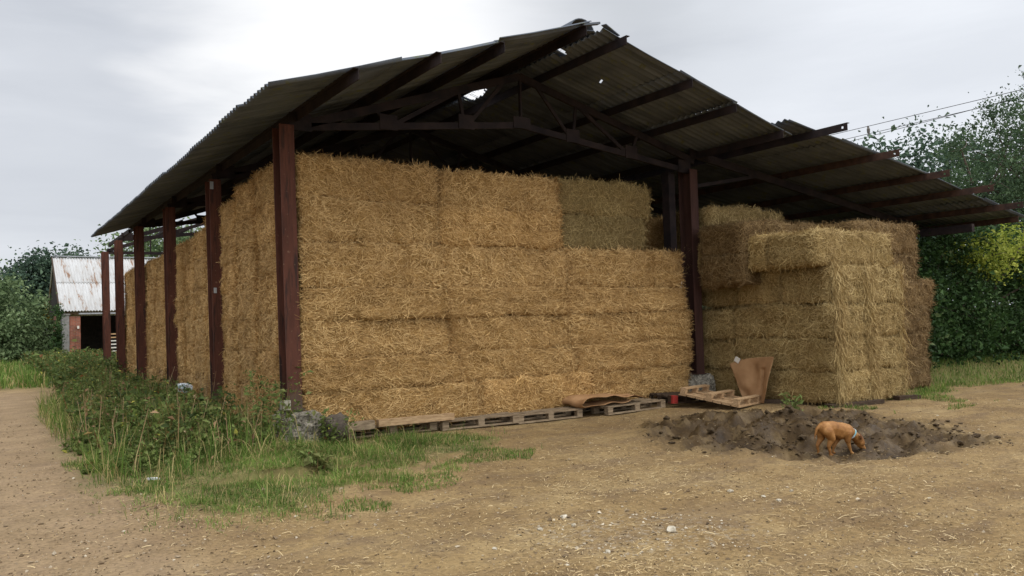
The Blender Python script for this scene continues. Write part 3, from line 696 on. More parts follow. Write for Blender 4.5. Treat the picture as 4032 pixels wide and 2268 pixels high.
# ridge cap: half-round pieces, the first one missing at the gable
y = 9.62
while y < 26:
    m = MB()
    L = .86 if y < 10 else (.9 if 11.8 < y < 12.5 else 1.15)
    if 10.4 < y < 10.5: y = 10.58; L = .75
    if 12.1 < y < 13.3: y = 13.72
    rr0 = .19; n = 10; V = []; F_ = []
    dz_ = rng.uniform(-.01, .015)
    for yy in (y, y + L):
        for k in range(n + 1):
            th = math.pi * k / n
            V.append((7.95 + rr0 * 1.25 * math.cos(th), yy, 6.235 + dz_ + rr0 * .95 * math.sin(th)))
        for k in range(n + 1):
            th = math.pi * k / n
            V.append((7.95 + (rr0 * 1.25 - .014) * math.cos(th), yy, 6.235 + dz_ + (rr0 * .95 - .014) * math.sin(th)))
    q = n + 1
    for k in range(n):
        F_ += [(k, k + 1, 2 * q + k + 1, 2 * q + k), (q + k + 1, q + k, 3 * q + k, 3 * q + k + 1), (k + 1, k, q + k, q + k + 1), (2 * q + k, 2 * q + k + 1, 3 * q + k + 1, 3 * q + k)]
    m.add(V, F_); m.box((7.95 - .30, y + L / 2, 6.225), (.26, L, .014), Euler((0, R(-18), 0)).to_matrix().to_4x4()); m.box((7.95 + .30, y + L / 2, 6.225), (.26, L, .014), Euler((0, R(15), 0)).to_matrix().to_4x4())
    m.build('ridge_cap', ROOFM, barn)
    y += L - .05
# broken sheet ends at the bare gable ridge
m = MB(); m.box((8.28, 9.33, 6.20), (.36, .10, .012), Euler((.1, R(16), .2)).to_matrix().to_4x4()); m.box((8.14, 9.62, 6.22), (.20, .16, .012), Euler((.3, R(10), .5)).to_matrix().to_4x4())
m.box((7.78, 9.22, 6.17), (.34, .08, .03), Euler((0, R(-14), 0)).to_matrix().to_4x4()); m.build('broken_sheet', ROOFM, barn)

def lump(name, c, d, seed, mat, chips=0, parent=None, ns=9.0, amp=.16, sub=4):
    import bmesh
    bm = bmesh.new(); bmesh.ops.create_icosphere(bm, subdivisions=sub, radius=1)
    V = np.array([v.co[:] for v in bm.verts]); F_ = np.array([[v.index for v in f.verts] for f in bm.faces]); bm.free()
    P = np.sign(V) * np.abs(V) ** .72
    P = P * (1 + amp * fbm(V * ns * .25 + seed * 5, 4, seed) * 2)[:, None] * np.array(d) / 2
    Vs = [P]; Fs = [F_]; b0 = len(P)
    ico = V[:0]
    for k in range(chips):
        i = rng.integers(len(P)); n = unit(V[i]);
        if n[2] < -.3: continue
        s = rng.uniform(.008, .024); Q = rng.normal(size=(6, 3)) * s * .4 + np.array([[s, 0, 0], [-s, 0, 0], [0, s, 0], [0, -s, 0], [0, 0, s * .6], [0, 0, -s * .6]]) + P[i] + n * s * .2
        Vs.append(Q); Fs.append(np.array([[0, 2, 4], [2, 1, 4], [1, 3, 4], [3, 0, 4], [2, 0, 5], [1, 2, 5], [3, 1, 5], [0, 3, 5]]) + b0); b0 += 6
    F_ = np.concatenate(Fs); me = raw_mesh(name, np.concatenate(Vs), [F_], mat, smooth=False)
    o = link(name, me, parent); o.location = c; return o
lump('footing', (3.86, 11.38, .17), (.74, .85, .66), 3, CONC, 500, barn, 14, .13, 5)
lump('footing', (12.06, 11.42, .20), (.66, .80, .66), 5, CONC, 200, barn, 12, .12, 5)
for (x, zb_, zt), y in list(zip(POSTL, FY))[1:]: lump('footing', (x, y + .15, .0), (.6, .7, .5), int(y), CONC, 0, barn, 10, .1, 3)
tag(MB().box((3.60, 11.18, .60), (.115, .10, .13), Euler((.05, .04, .2)).to_matrix().to_4x4(), .004).build('concrete_block', flatmat('pale_block', (.33, .30, .23), (.42, .39, .31), 10, .9, .4)), 'small pale concrete block standing on the rubble footing of the corner post', 'block')
tag(lump('stone', (4.26, 10.95, .26), (.34, .26, .36), 8, DARKSTONE, 0, None, 8, .15), 'dark upright stone beside the corner footing, left end of the pallets', 'stone')

# ------------------------------------------------------------------ pallets, timber, cardboard
def make_pallet(mat, L=1.2, W=.8, nd=5, bw=.095):
    root = empty('pallet')
    for i in range(nd):
        MB().box((0, -W / 2 + (W - .1) * i / (nd - 1) + .05, .134), (L, bw, .02), None, .003).build('deck_board', mat, root)
    for x in (-L / 2 + .05, 0, L / 2 - .05):
        MB().box((x, 0, .112), (.10, W, .02), None, .002).build('stringer_board', mat, root)
        for y in (-W / 2 + .05, 0, W / 2 - .05): MB().box((x, y, .063), (.10, .095, .078), None, .003).build('block', mat, root)
    for y in (-W / 2 + .05, 0, W / 2 - .05): MB().box((0, y, .012), (L, .095, .022), None, .003).build('bottom_board', mat, root)
    return root
pp = make_pallet(WOOD)
PD = [(5.22, 11.42, 1.42, -.085, 'weathered pallet at the left end under the golden stack, timber lying on it'),
      (6.66, 11.24, 1.36, -.08, 'weathered pallet second from the left under the golden stack'),
      (7.96, 11.16, 1.28, -.05, 'grey pallet third from the left, just left of the cardboard'),
      (9.78, 11.08, 1.46, .06, 'weathered pallet carrying the folded brown cardboard')]
for i, (x, y, L, rz, lb) in enumerate(PD):
    o = pp if i == 0 else copy_tree(pp)
    o.location = (x, y, gz1(x, y) + .015); o.rotation_euler = (0, 0, rz); o.scale = (L / 1.2, 1, 1); tag(o, lb, 'pallet', 'pallets under the golden stack')
p5 = make_pallet(WOODN, 1.12, 1.10, 7, .145); p5.location = (11.36, 10.12, .27); p5.rotation_euler = (R(180) + .17, .03, R(20))
tag(p5, 'newer pallet lying upside down at a tilt in front of the leaning cardboard', 'pallet', 'loose pallets on the yard')
p6 = make_pallet(WOODD, .85, .7, 4); p6.location = (11.05, 10.95, .06); p6.rotation_euler = (.02, .05, -.1)
tag(p6, 'dark broken pallet half hidden between the two loose pallets', 'pallet', 'loose pallets on the yard')
MB().box((-.36, -.33, .075), (.125, .125, .14), None, .003).build('red_block', REDP, p6)
tag(MB().box((4.62, 11.00, .225), (.46, .13, .12), Euler((0, 0, -.06)).to_matrix().to_4x4(), .004).build('timber_beam', WOOD), 'short grey timber offcut on the left pallet beside the dark stone', 'timber')
tag(MB().box((5.52, 10.93, .235), (1.22, .12, .10), Euler((0, .0, -.09)).to_matrix().to_4x4(), .004).build('timber_beam', WOODN), 'long brown timber beam lying along the front edge of the left pallets', 'timber')
for (x, y, L, rz, lb) in ((12.5, 9.55, 1.7, R(-62), 'dark plank under the dim left side of the right-hand block'), (13.0, 8.42, 1.3, R(-8), 'dark plank under the front of the right-hand block'), (14.45, 8.30, .5, R(-14), 'short dark timber stub sticking out at the right foot of the block')):
    tag(MB().box((x - .12, y, gz1(x, y) + .035), (L, .16, .07), Euler((0, 0, rz)).to_matrix().to_4x4(), .006).build('plank', WOODD), lb, 'plank')

def sheet_mesh(fn, nu, nv, th, mat, name):
    U, Vv = np.meshgrid(np.linspace(0, 1, nu), np.linspace(0, 1, nv)); P = fn(U.ravel(), Vv.ravel())
    G = P.reshape(nv, nu, 3); du = np.gradient(G, axis=1); dv = np.gradient(G, axis=0); n = unit(np.cross(du, dv)).reshape(-1, 3)
    V = np.concatenate([P + n * th / 2, P - n * th / 2]); I = np.arange(nu * nv).reshape(nv, nu); N_ = nu * nv
    q = np.stack([I[:-1, :-1], I[:-1, 1:], I[1:, 1:], I[1:, :-1]], -1).reshape(-1, 4)
    Fs = [q, q[:, ::-1] + N_]
    for line in (I[0][::-1], I[-1], I[:, 0], I[:, -1][::-1]): Fs.append(np.stack([line[:-1], line[1:], line[1:] + N_, line[:-1] + N_], -1))
    return raw_mesh(name, V, [np.concatenate(Fs)], mat, smooth=True)
# leaning cardboard: wide top, narrow crumpled foot
def f_lean(u, v):
    w = .43 + .30 * v - .22 * np.clip(.35 - v, 0, 1); yc = 9.92 + .02 * v
    y = yc + (.5 - u) * w * 1.25 + .04 * v
    y = y + .10 * (u < .2) * v
    z = .02 + .86 * v * (1 - .10 * np.abs(u - .9) ** 1.2 - .10 * (u < .25) * (1 - u * 4))
    curl = .16 * (2 * u - 1) ** 2 * (.35 + .65 * v)
    cr = .030 * np.sin(u * 9 + v * 5) * (1 - v * .4) + .022 * vn(np.stack([u * 5, v * 5], -1), 4)
    x = 12.02 + .20 * v - curl * .55 + cr + .05 * np.exp(-((u - .72) / .05) ** 2) * (v < .75)
    return np.stack([x, y, z], -1)
o = link('cardboard_sheet', sheet_mesh(f_lean, 40, 36, .006, CARD, 'cardboard_sheet')); tag(o, 'torn brown cardboard sheet standing up against the right-hand hay block', 'cardboard')
k = MB(); k.box((12.14, 10.38, .80), (.012, .10, .09), Euler((.5, .1, .2)).to_matrix().to_4x4(), .008); k.build('torn_flap', CARDL, o)
def f_fold(u, v):
    # v runs across the fold: lower sheet, round the bend at the left, upper sheet
    s = v; bendx = 8.52
    lowx = 9.75; Lw = 1.0
    ang = np.clip((s - .42) / .16, 0, 1) * math.pi; u = u * (1 + .18 * np.sin(s * 14))
    x = np.where(s < .42, bendx + .12 + (.42 - s) / .42 * 1.05, np.where(s > .58, bendx + .12 + (s - .58) / .42 * 1.45, bendx + .12 - .13 * np.sin(ang)))
    z = np.where(s < .42, .0, np.where(s > .58, .15 - .10 * ((s - .58) / .42) ** 1.5, .075 - .075 * np.cos(ang)))
    z = z + .02 * np.sin(u * 7 + x * 4) * .8 + .025 * vn(np.stack([x * 4, u * 4], -1), 6)
    y = 10.62 + .75 * u + .10 * (x - 8.5) - .05 * (s > .5) + .03 * np.sin(x * 9)
    return np.stack([x, y, z + .19 - .05 * np.clip(8.9 - x, 0, 1)], -1)
o = link('folded_cardboard', sheet_mesh(f_fold, 24, 70, .006, CARD, 'folded_cardboard')); tag(o, 'folded sheet of brown cardboard lying on a pallet in front of the golden stack', 'cardboard')

# ------------------------------------------------------------------ loose straw, gravel, clods, stones
n = 130000
th = rng.uniform(R(-38), R(42), n); r0 = np.exp(rng.uniform(math.log(2.6), math.log(17), n))
fx, fy = .5575, .830
Pp = np.stack([r0 * (fx * np.cos(th) + fy * np.sin(th)), r0 * (fy * np.cos(th) - fx * np.sin(th))], 1)
dn = fbm(Pp * .8, 3, 31)
inb = (Pp[:, 1] < 11.3) | (Pp[:, 0] < 3.8)
keep = inb & (rng.random(n) < .45 + .9 * dn -   .15 * mud_m(Pp)) & ~((sd_poly(Pp, GRASSP) > .25) & (rng.random(n) < .8)) & ~((Pp[:, 0] < 1.2) & (rng.random(n) < .75))
Pp = Pp[keep]; n = len(Pp)
a = rng.uniform(0, 2 * math.pi, n); d = np.stack([np.cos(a), np.sin(a), rng.normal(0, .12, n)], 1); d = unit(d)
s = unit(np.cross(d, np.array([0, 0, 1.0])) + np.stack([np.zeros(n), np.zeros(n), rng.normal(0, .5, n)], 1))
P3 = np.concatenate([Pp, (gz(Pp) + rng.uniform(.002, .014, n))[:, None]], 1)
L = rng.uniform(.010, .085, n) * rng.choice([.5, 1, 1.6], n, p=[.62, .33, .05])
V, F_, rr_ = blades(P3, d, s, L, rng.uniform(.0025, .0065, n), np.stack([np.zeros(n), np.zeros(n), rng.uniform(0, .008, n)], 1), rng.beta(2, 2, n))
tag(link('loose_straw', raw_mesh('loose_straw', V, [F_], LITTER, fattr=rr_)), 'loose straw stalks strewn over the yard', 'straw', kind='stuff')
OCT = np.array([[1, 0, 0], [-1, 0, 0], [0, 1, 0], [0, -1, 0], [0, 0, 1], [0, 0, -1.0]]); OF = np.array([[0, 2, 4], [2, 1, 4], [1, 3, 4], [3, 0, 4], [2, 0, 5], [1, 2, 5], [3, 1, 5], [0, 3, 5]])
def chips(P3, size, flat, rnd, name, mat, label, cat):
    n = len(P3); V = OCT[None] + rng.normal(0, .32, (n, 6, 3)); V = V * size[:, None, None] * np.stack([np.ones(n), rng.uniform(.6, 1, n), flat], 1)[:, None, :]
    a = rng.uniform(0, 6.28, n); c, s = np.cos(a), np.sin(a)
    V = np.stack([V[..., 0] * c[:, None] - V[..., 1] * s[:, None], V[..., 0] * s[:, None] + V[..., 1] * c[:, None], V[..., 2]], -1) + P3[:, None]
    F_ = (OF[None] + np.arange(n)[:, None, None] * 6).reshape(-1, 3)
    return tag(link(name, raw_mesh(name, V.reshape(-1, 3), [F_], mat, fattr=np.repeat(rnd, 8))), label, cat, kind='stuff')
n = 34000; th = rng.uniform(R(-38), R(42), n); r0 = np.exp(rng.uniform(math.log(2.6), math.log(20), n))
Pp = np.stack([r0 * (fx * np.cos(th) + fy * np.sin(th)), r0 * (fy * np.cos(th) - fx * np.sin(th))], 1)
pd = sd_poly(Pp, PALE); keep = ((Pp[:, 1] < 11) | (Pp[:, 0] < 3.5)) & (rng.random(n) < .35 + .5 * (Pp[:, 0] < 1.6) + .8 * (pd > -.1) + .3 * fbm(Pp, 2, 8))
Pp = Pp[keep]; n = len(Pp); sz = np.clip(rng.lognormal(-4.95, .5, n), .003, .03); rv = rng.beta(1.2, 1.7, n); rv = np.where((sz > .011) & (rv < .35), rv + .35, rv); rv[sd_poly(Pp, PALE) > 0] = rng.beta(3, 1.5, (sd_poly(Pp, PALE) > 0).sum())
chips(np.concatenate([Pp, (gz(Pp) + sz * .25)[:, None]], 1), sz, rng.uniform(.35, .8, n), rv, 'gravel', GRAVEL, 'small chalk and flint gravel bedded in the yard dirt', 'gravel')
# clods of mud
n = 5500; Pp = np.stack([rng.uniform(6.9, 13.2, n), rng.uniform(4.4, 10.2, n)], 1); Pp = Pp[fbm(Pp * 1.5, 3, 19) > -.12]; n = len(Pp); Pp = Pp[((mud_m(Pp) > rng.random(n) * .9 + .05)) & (np.hypot(Pp[:, 0] - 8.86, Pp[:, 1] - 6.06) > .42)]; n = len(Pp)
sz = np.clip(rng.lognormal(-4.45, .7, n), .004, .07)
import bmesh as _bm
bm = _bm.new(); _bm.ops.create_icosphere(bm, subdivisions=1, radius=1); IV = np.array([v.co[:] for v in bm.verts]); IF = np.array([[v.index for v in f.verts] for f in bm.faces]); bm.free()
V = IV[None] * (1 + rng.normal(0, .24, (n, len(IV), 1))) * sz[:, None, None] * np.stack([rng.uniform(.8, 1.6, n), np.ones(n), rng.uniform(.4, .8, n)], 1)[:, None]
V = V + np.concatenate([Pp, (gz(Pp) + sz * .2)[:, None]], 1)[:, None]
F_ = (IF[None] + np.arange(n)[:, None, None] * len(IV)).reshape(-1, 3)
tag(link('mud_clods', raw_mesh('mud_clods', V.reshape(-1, 3), [F_], MUDM, smooth=False)), 'broken clods of wet brown mud in the churned hollow', 'mud', kind='stuff')
ST = [(4.17, 5.52, .035, 'flattish'), (4.06, 5.24, .028, 'rounded'), (3.79, 5.34, .028, 'small'), (5.92, 5.21, .034, 'white angular'), (4.53, 4.60, .06, 'pale jagged'), (5.99, 4.88, .024, 'small pale'), (5.96, 4.69, .028, 'squat pale'), (3.78, 4.49, .028, 'dull pale'), (5.93, 2.75, .016, 'tiny white'), (6.35, 4.85, .022, 'chipped white'), (7.0, 3.9, .018, 'thin white'), (3.2, 5.1, .022, 'lone pale')]
for i, (x, y, s_, q) in enumerate(ST):
    o = lump('stone', (x, y, gz1(x, y) + s_ * .25), (s_ * 1.7, s_ * 1.3, s_ * .9), 30 + i, STONEM, 0, None, 7, .28, 2)
    o.rotation_euler = (0, 0, i)
    tag(o, '%s chalk stone on the open dirt, %s' % (q, ['left of the pale gravel patch', 'in the middle of the pale gravel patch', 'left edge of the pale gravel patch', 'alone right of centre below the mud', 'lowest by the pale gravel patch', 'left of a pair below the dog', 'nearest of a pair below the dog', 'close to the bottom edge, left of centre', 'at the very bottom, right of centre', 'right of the pair below the dog', 'in the right foreground straw', 'between the gravel patch and the grass'][i]), 'stone', 'chalk stones on the yard')
tag(MB().box((1.62, 9.68, .05 + gz1(1.62, 9.68)), (.13, .035, .02), Euler((.1, .2, .3)).to_matrix().to_4x4(), .006).build('litter_scrap', flatmat('white_plastic', (.7, .72, .75), (.85, .85, .85), 8, .5, .2)), 'crumpled white scrap of litter on the edge of the left grass', 'litter')

# ------------------------------------------------------------------ grass and weeds
WP = [(1.95, 27.0), (1.30, 18.0), (1.15, 13.0), (1.25, 10.8), (1.75, 9.75), (2.8, 10.1), (3.35, 10.8), (3.45, 11.5), (3.6, 16), (3.75, 27)]
def sample_poly(poly, n, extra=0):
    P = np.asarray(poly); lo = P.min(0) - extra; hi = P.max(0) + extra
    Q = rng.uniform(lo, hi, (n, 2)); return Q
def grass(Q, hmin, hmax, w, name, label, brown=.15, lean=.5):
    n = len(Q); z = gz(Q); a = rng.uniform(0, 2 * math.pi, n); tl = np.clip(np.abs(rng.normal(0, lean, n)) + .08, 0, 1.42)
    d = np.stack([np.cos(a) * np.sin(tl), np.sin(a) * np.sin(tl), np.cos(tl)], 1)
    s = unit(np.stack([-np.sin(a), np.cos(a), np.zeros(n)], 1) + rng.normal(0, .4, (n, 3)) * np.array([1, 1, 0]))
    L = rng.uniform(hmin, hmax, n) * (1 + .6 * fbm(Q * 2.2, 3, 61)); bend = np.stack([np.zeros(n), np.zeros(n), L * rng.uniform(.0, .28, n)], 1)
    rv = rng.beta(2, 2.4, n) * .8 + .35 * np.clip(fbm(Q * 1.1, 3, 66), -.3, .6); rv[rng.random(n) < brown] = 1
    V, F_, rr_ = blades(np.concatenate([Q, z[:, None]], 1), d, s, L, np.full(n, w) * rng.uniform(.7, 1.3, n), bend, np.clip(rv, 0, 1))
    V = V.reshape(-1, 6, 3); m5 = (V[:, 4] + V[:, 5]) / 2; V[:, 4] = m5 + (V[:, 4] - m5) * .2; V[:, 5] = m5 + (V[:, 5] - m5) * .2
    return tag(link(name, raw_mesh(name, V.reshape(-1, 3), [F_], GRASSM, fattr=rr_)), label, 'grass', kind='stuff')
Q = rng.uniform((.9, 6.6), (6.6, 12.2), (150000, 2))
sdv = np.maximum(sd_poly(Q, GRASSP), sd_poly(Q, GRASS2)); cl_ = fbm(Q * 1.9, 3, 51)
keep = (rng.random(len(Q)) < sstep(-.55, .55, sdv + .9 * cl_) ** 1.3 * (.25 + .65 * sstep(-.25, .25, fbm(Q * 4.5, 2, 52)))) & ~((Q[:, 1] > 11.1) & (Q[:, 0] > 4.3))
Q1 = Q[keep]
sp_ = Q[(fbm(Q * 1.3, 3, 77) > .22) & (sd_poly(Q, [(2.3, 6.6), (4.5, 6.9), (6.4, 8.9), (5.4, 9.0), (4.2, 8.2), (2.6, 7.6)]) > 0) & (rng.random(len(Q)) < .4)]
grass(Q1, .025, .095, .0052, 'grass', 'green and straw-coloured grass tufts between the yard and the corner post', .22, 1.25)
grass(sp_, .02, .06, .006, 'grass', 'thin low grass greening the dirt below the weeds', .1, .8)
Qt = rng.uniform((1.0, 9.4), (3.9, 22), (9000, 2)); Qt = Qt[(sd_poly(Qt, WP) > -.35) & (fbm(Qt * 1.8, 2, 71) > -.15)]
grass(Qt, .15, .55, .008, 'grass', 'tall pale grass growing up through the weed bank', .3, .55)
Ql = Q1[(rng.random(len(Q1)) < .06) & (fbm(Q1 * 2.0, 2, 99) > -.1)]
grass(Ql, .14, .34, .006, 'grass', 'long flattened grass blades lying over the turf by the corner post', .35, 1.9)
Q = rng.uniform((-14, 27.5), (4.2, 50), (30000, 2)); Q = Q[sd_poly(Q, VERGE) + .5 * fbm(Q, 2, 3) > 0]
grass(Q, .15, .55, .03, 'grass', 'rough grassy verge along the left of the track beside the shed', .2, .5)
Q = rng.uniform((14.3, 6), (26, 11), (26000, 2)); Q = Q[(sd_poly(Q, RGRASS) + .5 * fbm(Q * 1.5, 3, 3) > 0)]
grass(Q, .04, .14, .009, 'grass', 'grass strip at the foot of the right-hand hedge', .1, .6)
Q = rng.uniform((11.2, 6.9), (15.5, 8.6), (9000, 2)); Q = Q[(fbm(Q * 1.6, 3, 93) > .1) & (sd_poly(Q, MUD) < -.05)]
grass(Q, .02, .07, .008, 'grass', 'sparse green shoots in front of the right-hand block', .2, .8)

def weeds(Q, hfun, nleaf, lsize, name, label, kind='stuff', mat=WEED, cat='weeds', rbias=0.0, parent=None, zoff=None):
    n = len(Q); z = gz(Q) if zoff is None else zoff; H_ = hfun(Q)
    ln = rng.normal(0, .18, (n, 2)); tip = np.stack([Q[:, 0] + ln[:, 0] * H_, Q[:, 1] + ln[:, 1] * H_, z + H_], 1)
    base = np.concatenate([Q, (z - .02)[:, None]], 1)
    d = unit(tip - base); s = unit(np.cross(d, rng.normal(size=(n, 3))))
    V1, F1, r1 = blades(base, d, s, np.linalg.norm(tip - base, axis=1), np.full(n, .008), rng.normal(0, .02, (n, 3)), np.clip(rng.normal(.9, .05, n), 0, .94))
    t = rng.uniform(.12, 1.02, (n, nleaf)); C = base[:, None] + (tip - base)[:, None] * t[..., None]
    spr = (.13 * H_[:, None] * (1.25 - t))[..., None] + .03
    C = C + rng.normal(size=C.shape) * spr * np.array([1, 1, .5])
    C = C.reshape(-1, 3); m_ = len(C); szv = np.clip(rng.lognormal(-.12, .42, m_), .35, 2.3)
    nr = unit(rng.normal(size=(m_, 3)) * .7 + np.array([0, 0, .9]))
    plant = np.repeat(rng.normal(0, .16, n), nleaf)
    rv = np.clip(rng.beta(2, 2.6, m_) * .85 + plant + rbias, 0, .86); j = rng.random(m_); rv[j < .035] = .90; rv[j < .022] = .95; rv[j < .008] = 1
    V2, F2, r2 = leaves(C, nr, szv * lsize, rv, .55)
    Fq = F1; V = np.concatenate([V1, V2])
    Ft = F2 + len(V1)
    me = raw_mesh(name, V, [Fq, Ft], mat, fattr=np.concatenate([r1, r2]))
    o = link(name, me, parent)
    return tag(o, label, cat, kind=kind) if parent is None else o
Q = rng.uniform((1.0, 9.8), (4.0, 27.5), (9000, 2)); sdw = sd_poly(Q, WP) + .35 * fbm(Q * 1.7, 2, 14)
Q = Q[(sdw > 0) & (rng.random(len(Q)) < np.clip(13.0 / Q[:, 1], 0, 1) ** .6 * .50) & (fbm(Q * 2.4, 2, 88) > -.16)]
def hw(Q):
    e = sstep(-.15, 1.1, sd_poly(Q, WP)); return (.08 + .42 * e) * (1 + 1.3 * fbm(Q * 1.5, 3, 41)).clip(.25, 2) * rng.uniform(.45, 1.2, len(Q)) * np.where(Q[:, 1] > 14, 1.05, .92)
weeds(Q, hw, 24, .060, 'weeds', 'tangled bank of nettles and brambles along the left posts of the barn')
# taller ragged stalks, dead stems and yellowing leaves that break the outline
Q = rng.uniform((1.3, 10.4), (3.8, 27), (700, 2)); Q = Q[(sd_poly(Q, WP) > .15) & (rng.random(len(Q)) < .5)]
weeds(Q, lambda q: rng.uniform(.32, .66, len(q)) * (1 + .3 * fbm(q * 1.5, 2, 5)), 22, .085, 'weeds', 'taller nettle and willowherb stalks rising out of the weed bank', mat=WEED2)
Q = rng.uniform((1.3, 9.9), (3.8, 20), (150, 2)); Q = Q[sd_poly(Q, WP) > -.1]
weeds(Q, lambda q: rng.uniform(.3, .85, len(q)), 5, .05, 'weeds', 'dry brown dead stems and seed heads among the weeds', mat=DEADW)
Q = rng.uniform((2.0, 26.5), (5.4, 47), (1500, 2)); weeds(Q, lambda q: rng.uniform(.3, .95, len(q)), 20, .11, 'weeds', 'tall brownish weeds in front of the brick pier of the shed', mat=WEED2)
def plant(name, x, y, nst, hmin, hmax, spread, nleaf, ls, label, cat='plant', rb=0.0):
    Q = np.array([x, y]) + rng.normal(0, spread, (nst, 2)); root = empty(name, (0, 0, 0), 0, label, cat)
    o = weeds(Q, lambda q: rng.uniform(hmin, hmax, len(q)), nleaf, ls, 'leaves', None, parent=root, rbias=rb)
    root.location = (x, y, gz1(x, y)); o.location = (-x, -y, -gz1(x, y)); return root
plant('nettle', 3.42, 11.05, 16, .65, 1.02, .10, 46, .055, 'tall dark nettle clump standing just left of the corner post')
plant('leafy_weed', 4.12, 10.85, 10, .30, .52, .09, 30, .06, 'green leafy weed growing at the right foot of the corner footing')
plant('dock_plant', 3.28, 9.05, 7, .10, .2, .08, 14, .10, 'pale broad-leaved dock in the grass below the corner footing', rb=.25)
plant('thistle', 10.55, 7.95, 7, .12, .30, .10, 22, .07, 'small green thistle growing in the churned mud', rb=.1)
# blue-white bag in the weeds
tag(lump('plastic_bag', (3.62, 17.9, .47), (.30, .24, .20), 61, flatmat('bag_plastic', (.45, .55, .58), (.80, .84, .86), 9, .35, .5, .02, stops=(.45, .5)), 0, None, 12, .25, 4), 'crumpled blue-white plastic bag lying in the weeds by the third post', 'bag')

# ------------------------------------------------------------------ trees
def crown_cloud(blobs, nclump, per, ls, sig, mat, seed, shell=.62, up=.4, flatten=.75):
    Cs = []
    wts = np.array([b_[3] * b_[4] + b_[4] * b_[5] + b_[3] * b_[5] for b_ in blobs]); wts = wts / wts.sum()
    for b_, w_ in zip(blobs, wts):
        n = int(nclump * w_) + 1
        d = unit(rng.normal(size=(n, 3))); rad = shell + (1.06 - shell) * rng.random(n) ** .7
        rad = rad * (1 + .38 * fbm(d * 2.2 + seed, 3, seed))
        Cs.append(np.array(b_[:3]) + d * rad[:, None] * np.array(b_[3:6]))
    C = np.concatenate(Cs); C = C[vn(C * .9 + seed, seed + 1) > -.55]
    C = C[C[:, 2] > .05]
    m_ = len(C); sg = sig * rng.uniform(.6, 1.35, m_)
    L = C[:, None] + rng.normal(size=(m_, per, 3)) * sg[:, None, None] * np.array([1, 1, flatten])
    cen = np.mean([b_[:3] for b_ in blobs], axis=0)
    outw = unit(C - cen)[:, None]
    nr = unit(rng.normal(size=(m_, per, 3)) + outw * .5 + np.array([0, 0, up]))
    rv = np.clip(rng.beta(2, 2, (m_, per)) * .7 + rng.normal(.12, .16, m_)[:, None], 0, 1)
    L = L.reshape(-1, 3); L[:, 2] = np.maximum(L[:, 2], .03)
    V, F_, rr_ = leaves(L, nr.reshape(-1, 3), np.clip(rng.lognormal(-.1, .35, len(L)), .4, 2.2) * ls, rv.ravel(), .62)
    return C, raw_mesh('crown', V, [F_], mat, fattr=rr_)
def tree(name, base, label, cat, blobs, nclump, per, ls, sig, mat, tr, seed, shell=.62, limbs=40, group=None, twigs=0):
    root = empty(name, base, 0, label, cat, group)
    bl = [(b_[0] - base[0], b_[1] - base[1], b_[2] - base[2]) + tuple(b_[3:]) for b_ in blobs]
    C, me = crown_cloud(bl, nclump, per, ls, sig, mat, seed, shell)
    link('crown', me, root)
    t = MB(); cen = np.mean([b_[:3] for b_ in bl], axis=0); hub = Vector((cen[0] * .4, cen[1] * .4, max(.6, cen[2] * .5)))
    t.tube([(0, 0, -.2), (0.03, 0, hub.z * .5), tuple(hub)], [tr, tr * .8, tr * .65], 9)
    for b_ in bl:
        mid = (hub + Vector(b_[:3])) / 2 + Vector(rng.normal(0, .15, 3)); t.tube([hub, mid, b_[:3]], [tr * .55, tr * .35, tr * .18], 6)
    for i in rng.choice(len(C), min(limbs, len(C)), replace=False):
        b_ = min(bl, key=lambda q: (Vector(q[:3]) - Vector(C[i])).length); p0 = Vector(b_[:3]); p1 = Vector(C[i])
        t.tube([p0, (p0 + p1) / 2 + Vector(rng.normal(0, .12, 3)), p1], [tr * .16, tr * .09, .008], 4, False)
    t.build('trunk', BARK, root, True)
    return root
# tall hawthorn on the right
rb = [(31.9, 14.2, 6.9, 2.4, 2.0, 2.1), (34.6, 14.2, 7.8, 2.6, 2.2, 2.8), (30.0, 14.0, 5.9, 1.3, 1.3, 1.1), (32.5, 14.0, 4.6, 3.0, 1.8, 2.2), (28.3, 14.0, 7.1, .8, .7, .32), (29.3, 14.0, 4.7, 1.4, 1.2, 1.2), (36, 14, 5, 3, 2, 3), (27.4, 14, 5.9, .5, .5, .25)]
tree('hawthorn_tree', (32, 14.6, .2), 'tall ragged green tree rising over the right end of the lean-to roof', 'tree', rb, 1150, 42, .105, .26, LEAF_T, .16, 5, .40, 200)
# hedge
hb = [(18.2, 11.5, 1.5, 1.5, 1.6, 1.9), (20.4, 11.3, 1.8, 1.8, 1.6, 1.9), (22.6, 11.2, 2.0, 1.8, 1.6, 1.9), (25.0, 11.0, 1.7, 2.0, 1.6, 2.2), (27.4, 10.6, 1.6, 2.2, 1.6, 2.4), (19.2, 10.6, .7, 1.6, .8, .8), (22, 10.3, .7, 2.0, .8, .8), (25.0, 9.9, .7, 2.4, .8, .8)]
tree('ivy_hedge', (22, 11.6, .3), 'dense dark ivy-covered hedge right of the far right bales', 'hedge', hb, 1700, 44, .10, .24, LEAF_H, .12, 9, .72, 60)
tree('elder_bush', (22.2, 11.2, .3), 'bright lime green bush top catching light under the end of the lean-to', 'bush', [(21.2, 9.9, 2.95, .8, .6, .45), (22.5, 9.8, 3.15, 1.0, .7, .5), (23.7, 9.7, 2.8, .9, .6, .45)], 170, 44, .085, .17, LEAF_Y, .07, 12, .5, 20)
tree('ash_tree', (36, 22, 0), 'tree standing behind the tall ragged one at the right edge', 'tree', [(36, 22, 5, 5, 3, 4), (42, 22, 6, 5, 3, 5)], 420, 40, .24, .45, LEAF_D, .35, 14, .6, 40)
